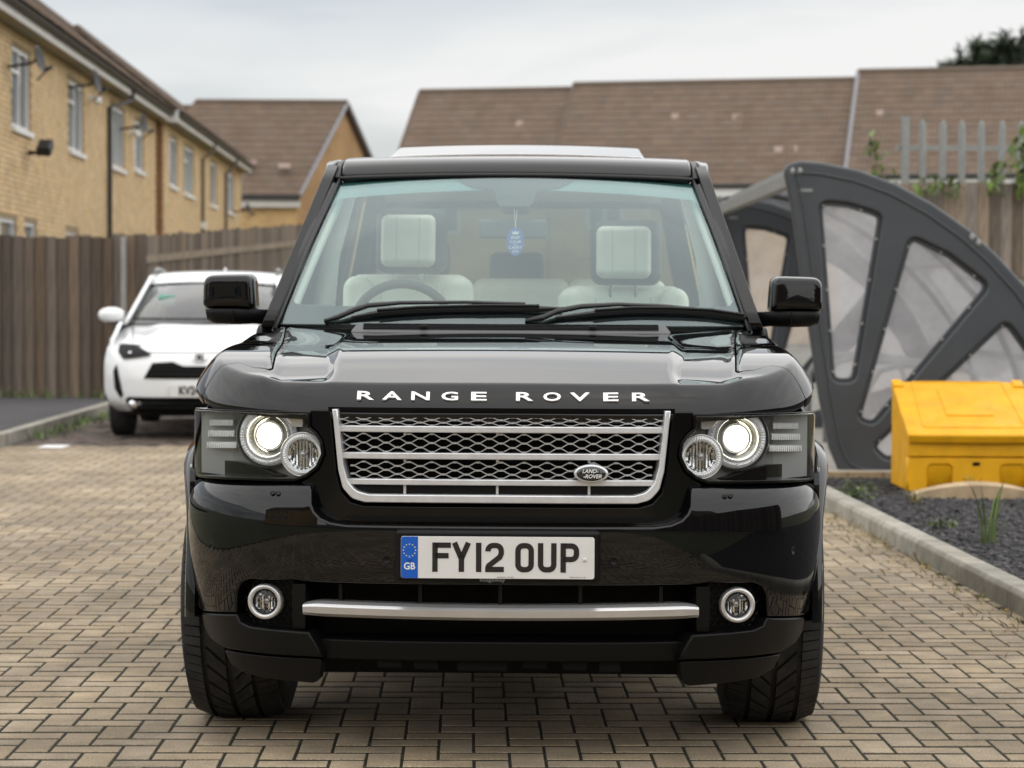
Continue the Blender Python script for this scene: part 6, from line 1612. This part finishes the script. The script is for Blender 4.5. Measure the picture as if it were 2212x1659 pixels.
part('side_vent', [(.73, .38), (.785, .46), (.80, .62), (.77, .68), (.755, .64), (.70, .40)], 'dark_void', .014)
part('front_lip', [(-.72, .262), (-.66, .22), (.66, .22), (.72, .262)], 'matte_black', .008, False)
part('bumper_corner', [(.62, .25), (.70, .24), (.74, .31), (.66, .36)], 'white_paint', .006)
K['lamp_dark'] = mat('dark_lamp', (.006, .006, .007), .5, spec=.2)
part('head_lamp', [(.42, .775), (.70, .730), (.755, .79), (.755, .862), (.60, .862)], 'lamp_dark', .030, rad=.015)
part('running_light', [(.52, .858), (.73, .868), (.735, .884), (.60, .880)], 'white_print', .036, rad=.008)
part('lamp_projector', [(.62, .785), (.65, .782), (.655, .80), (.625, .805)], 'chrome', .034, rad=.015)
sheet('number_plate', [fillet([(-.26, .395), (.26, .395), (.26, .506), (-.26, .506)], .01)], lambda a, b_, o: Vector((a, -.045-o, b_)), K['plate'], wc, res=.2, r=.002, T=.03)
letters('KV24', K['plate_black'], wc, .105, .80, (0, -.052, .452))
emb = empty('emblem', (0, wfront(0, .745)-.012, .748)); emb.parent = wc
for sx_e, sz_e, rr_e in ((1, .68, .062), (.42, .62, .058), (.9, .28, .058)):
    b = MB(); b.lathe([(rr_e, -.002), (rr_e, .008), (rr_e-.010, .010), (rr_e-.014, .002)], (0, 0, 0), (0, -1, .25), 28); o = b.build('emblem_ring', K['chrome'], emb, smooth=True); o.scale = (sx_e, 1, sz_e)
b = MB(); b.lathe([(.050, .001), (.001, .004)], (0, 0, 0), (0, -1, .25), 24); o = b.build('emblem_field', K['gloss_black'], emb); o.scale = (1, 1, .66)
for g in (-1, 1):
    b = MB(); x, z = g*.60, .325; y = wfront(x, z); b.lathe([(.001, .012), (.03, .010), (.042, .004), (.045, -.01)], (x, y-.008, z), (g*.2, -1, 0), 20); b.build('fog_lamp', K['chrome'], wc, smooth=True)
# screen, roof, sides
def WS(a, b_, o):
    t = b_/1.0; w_ = lerp(.74, .62, t); return Vector((a, lerp(1.0, 1.86, t)+.16*(a/w_)**2, lerp(1.045, 1.440, t) + .02*math.sin(math.pi*t) - .012*t*(a/w_)**2)) + Vector((0, -.42, .9))*o
sheet('windscreen', [fillet([(-.745, 0), (.745, 0), (.625, 1), (-.625, 1)], .04)], WS, K['car_glass'], wc, res=.12, r=.003, T=.004)
sheet('screen_border', [fillet([(-.745, 0), (.745, 0), (.625, 1), (-.625, 1)], .04), fillet([(-.69, .07), (.69, .07), (.585, .95), (-.585, .95)], .06)], lambda a, b_, o: WS(a, b_, o-.006), K['frit'], wc, res=.12, r=.001, T=.002)
p = WS(-.43, .58, -.03); b = MB(); b.box(p, (.16, .01, .10)); b.build('sticker', K['green_sticker'], wc)
RW = Spline([(1.83, 1.437), (1.95, 1.495), (2.15, 1.535), (2.6, 1.560), (3.2, 1.545), (3.75, 1.47)])
b = MB(); b.grid([[(u*.66, y+.12*u*u*(1-ss(1.9, 2.6, y)), RW(y)-.035*abs(u)**3) for u in np.linspace(-1, 1, 21)] for y in np.linspace(1.84, 3.75, 20)]); b.build('roof', K['white_paint'], wc, smooth=True)
for g in (-1, 1):
    b = MB(); b.tube([(g*.60, y, RW(y)+.012) for y in np.linspace(2.2, 3.5, 9)], .018, 8); b.build('roof_rail', K['galv'], wc)
    rows = []
    for k in range(9):
        t = -.03+1.03*k/8; p = WS(lerp(.745, .625, t), t, 0); rows.append([(g*(p.x-.01), p.y-.004, p.z+.004), (g*(p.x+.02), p.y+.01, p.z+.008), (g*(p.x+.05), p.y+.06, p.z-.004), (g*(p.x+.03), p.y+.10, p.z-.05), (g*(p.x-.01), p.y+.05, p.z-.04)])
    b = MB(); b.grid(rows, True); b.build('windscreen_pillar', K['gloss_black'], wc, smooth=True)
    SD = lambda a, b_, o, g=g: Vector((g*(.865 + .02*math.sin((b_-.3)*3.0) - .06*ss(.85, 1.06, b_) - .03*ss(.9, .5, a)+o), a, b_))
    wa = lambda yc: [(yc+.37*math.cos(t), .345+.37*math.sin(t)) for t in np.linspace(math.pi, 0, 15)]
    sheet('body_side', [[(.48, .90), (.46, .345)] + wa(.88) + [(3.07, .30)] + wa(3.44) + [(4.05, .345), (4.10, 1.06), (1.0, 1.062), (.7, 1.0)]], SD, K['white_paint'], wc, res=.12, r=.006, T=.04)
    for yc in (.88, 3.44):
        rows = [[(g*(.872+xo), yc+rr_*math.cos(t), .345+rr_*math.sin(t)) for rr_, xo in ((.365, -.12), (.365, .014), (.39, .018), (.43, .004))] for t in np.linspace(0, math.pi, 20)]
        b = MB(); b.grid(rows); b.build('arch_cladding', K['matte_black'], wc, smooth=True)
        wh = empty('wheel', (g*.765, yc, .335)); wh.parent = wc
        b = MB(); b.lathe([(.20, -.105), (.29, -.108), (.322, -.095), (.335, -.07), (.335, .07), (.322, .095), (.29, .108), (.20, .105)], (0, 0, 0), (g, 0, 0), 40); b.build('tyre', K['tyre'], wh, smooth=True)
        b = MB(); b.lathe([(.21, .10), (.20, .06), (.05, .07), (.001, .075)], (0, 0, 0), (g, 0, 0), 30); b.build('rim', K['rim'], wh)
    GLW = lambda a, b_, o, g=g: Vector((g*(lerp(.80, .63, (b_-1.04)/.46)+o), a, b_))
    sheet('side_window', [fillet([(1.25, 1.06), (3.6, 1.08), (3.35, 1.46), (1.95, 1.46)], .04)], GLW, K['privacy'], wc, res=.3, r=.003, T=.005)
    sheet('window_frame', [[(1.02, 1.03), (3.95, 1.03), (3.6, 1.53), (1.90, 1.50)], fillet([(1.30, 1.07), (3.55, 1.09), (3.3, 1.45), (1.97, 1.45)], .04)], lambda a, b_, o, G=GLW: G(a, b_, o-.008), K['white_paint'], wc, res=.3, r=.003, T=.04, back=True)
    mr = empty('door_mirror', (0, 0, 0)); mr.parent = wc
    rows = []
    for x_, h_, d_ in ((.80, .03, .04), (.83, .055, .06), (.88, .068, .08), (.94, .070, .085), (.99, .060, .08), (1.025, .040, .06), (1.04, .012, .03)):
        zc = 1.125; rows.append([(g*x_, 1.2+d_*.9*math.cos(t)*(-1)+.02, zc+h_*math.sin(t)-.012*(1 if math.sin(t) < 0 else 0)) for t in np.linspace(0, 2*math.pi, 17)[:-1]])
    b = MB(); b.grid(rows, True); b.f.append(list(range(16))); n = len(b.v); b.f.append([n-1-i for i in range(16)]); b.build('mirror_cap', K['white_paint'], mr, smooth=True)
    b = MB(); b.box((g*.86, 1.21, 1.052), (.18, .06, .02)); b.build('mirror_base', K['matte_black'], mr, bevel=.008)
    rbox('head_restraint', (g*.36, 2.25, 1.20), (.26, .10, .2), .04, K['interior_dark'], wc)
b = MB(); b.box((0, 3.78, 1.1), (1.3, .04, .75)); b.build('tailgate', K['white_paint'], wc)
b = MB(); b.box((0, 1.45, .98), (1.44, .8, .05)); b.build('dashboard', K['dash'], wc)
b = MB(); b.box((0, 2.2, .38), (1.2, 3.8, .26)); b.build('underbody', K['dark_void'], wc)
b = MB(); b.box((0, 2.3, .72), (1.5, 2.6, .3)); b.build('cabin_floor', K['interior_dark'], wc)
b = MB(); b.prism([(0, 3.35, 1.53), (0, 3.55, 1.50), (0, 3.50, 1.60)], (.02, 0, 0)); b.build('roof_aerial', K['white_paint'], wc)
b = MB(); b.tube([(-.70, 1.10, 1.085), (-.2, 1.02, 1.085), (.5, 1.04, 1.085)], .012, 6); b.build('wiper', K['seal'], wc)
def seam(name, pts, r_=.004, m='dark_void'):
    b = MB(); b.tube(pts, r_, 5); return b.build(name, K[m], wc)
seam('bonnet_seam', [(x, wfront(x, .792)-.002, .792) for x in np.linspace(-.60, .60, 25)])
for g in (-1, 1): seam('bonnet_seam', [(g*lerp(.62, .70, t), wfront(g*lerp(.62, .70, t), lerp(.86, 1.035, t))-.004, lerp(.862, 1.03, t)) for t in np.linspace(0, 1, 12)])
for z in (.60, .635, .668): seam('grille_slat', [(x, wfront(x, z)-.016, z) for x in np.linspace(-.44, .44, 19)], .006, 'matte_black')
for z in (.30, .335): seam('grille_slat', [(x, wfront(x, z)-.016, z) for x in np.linspace(-.55, .55, 19)], .006, 'matte_black')
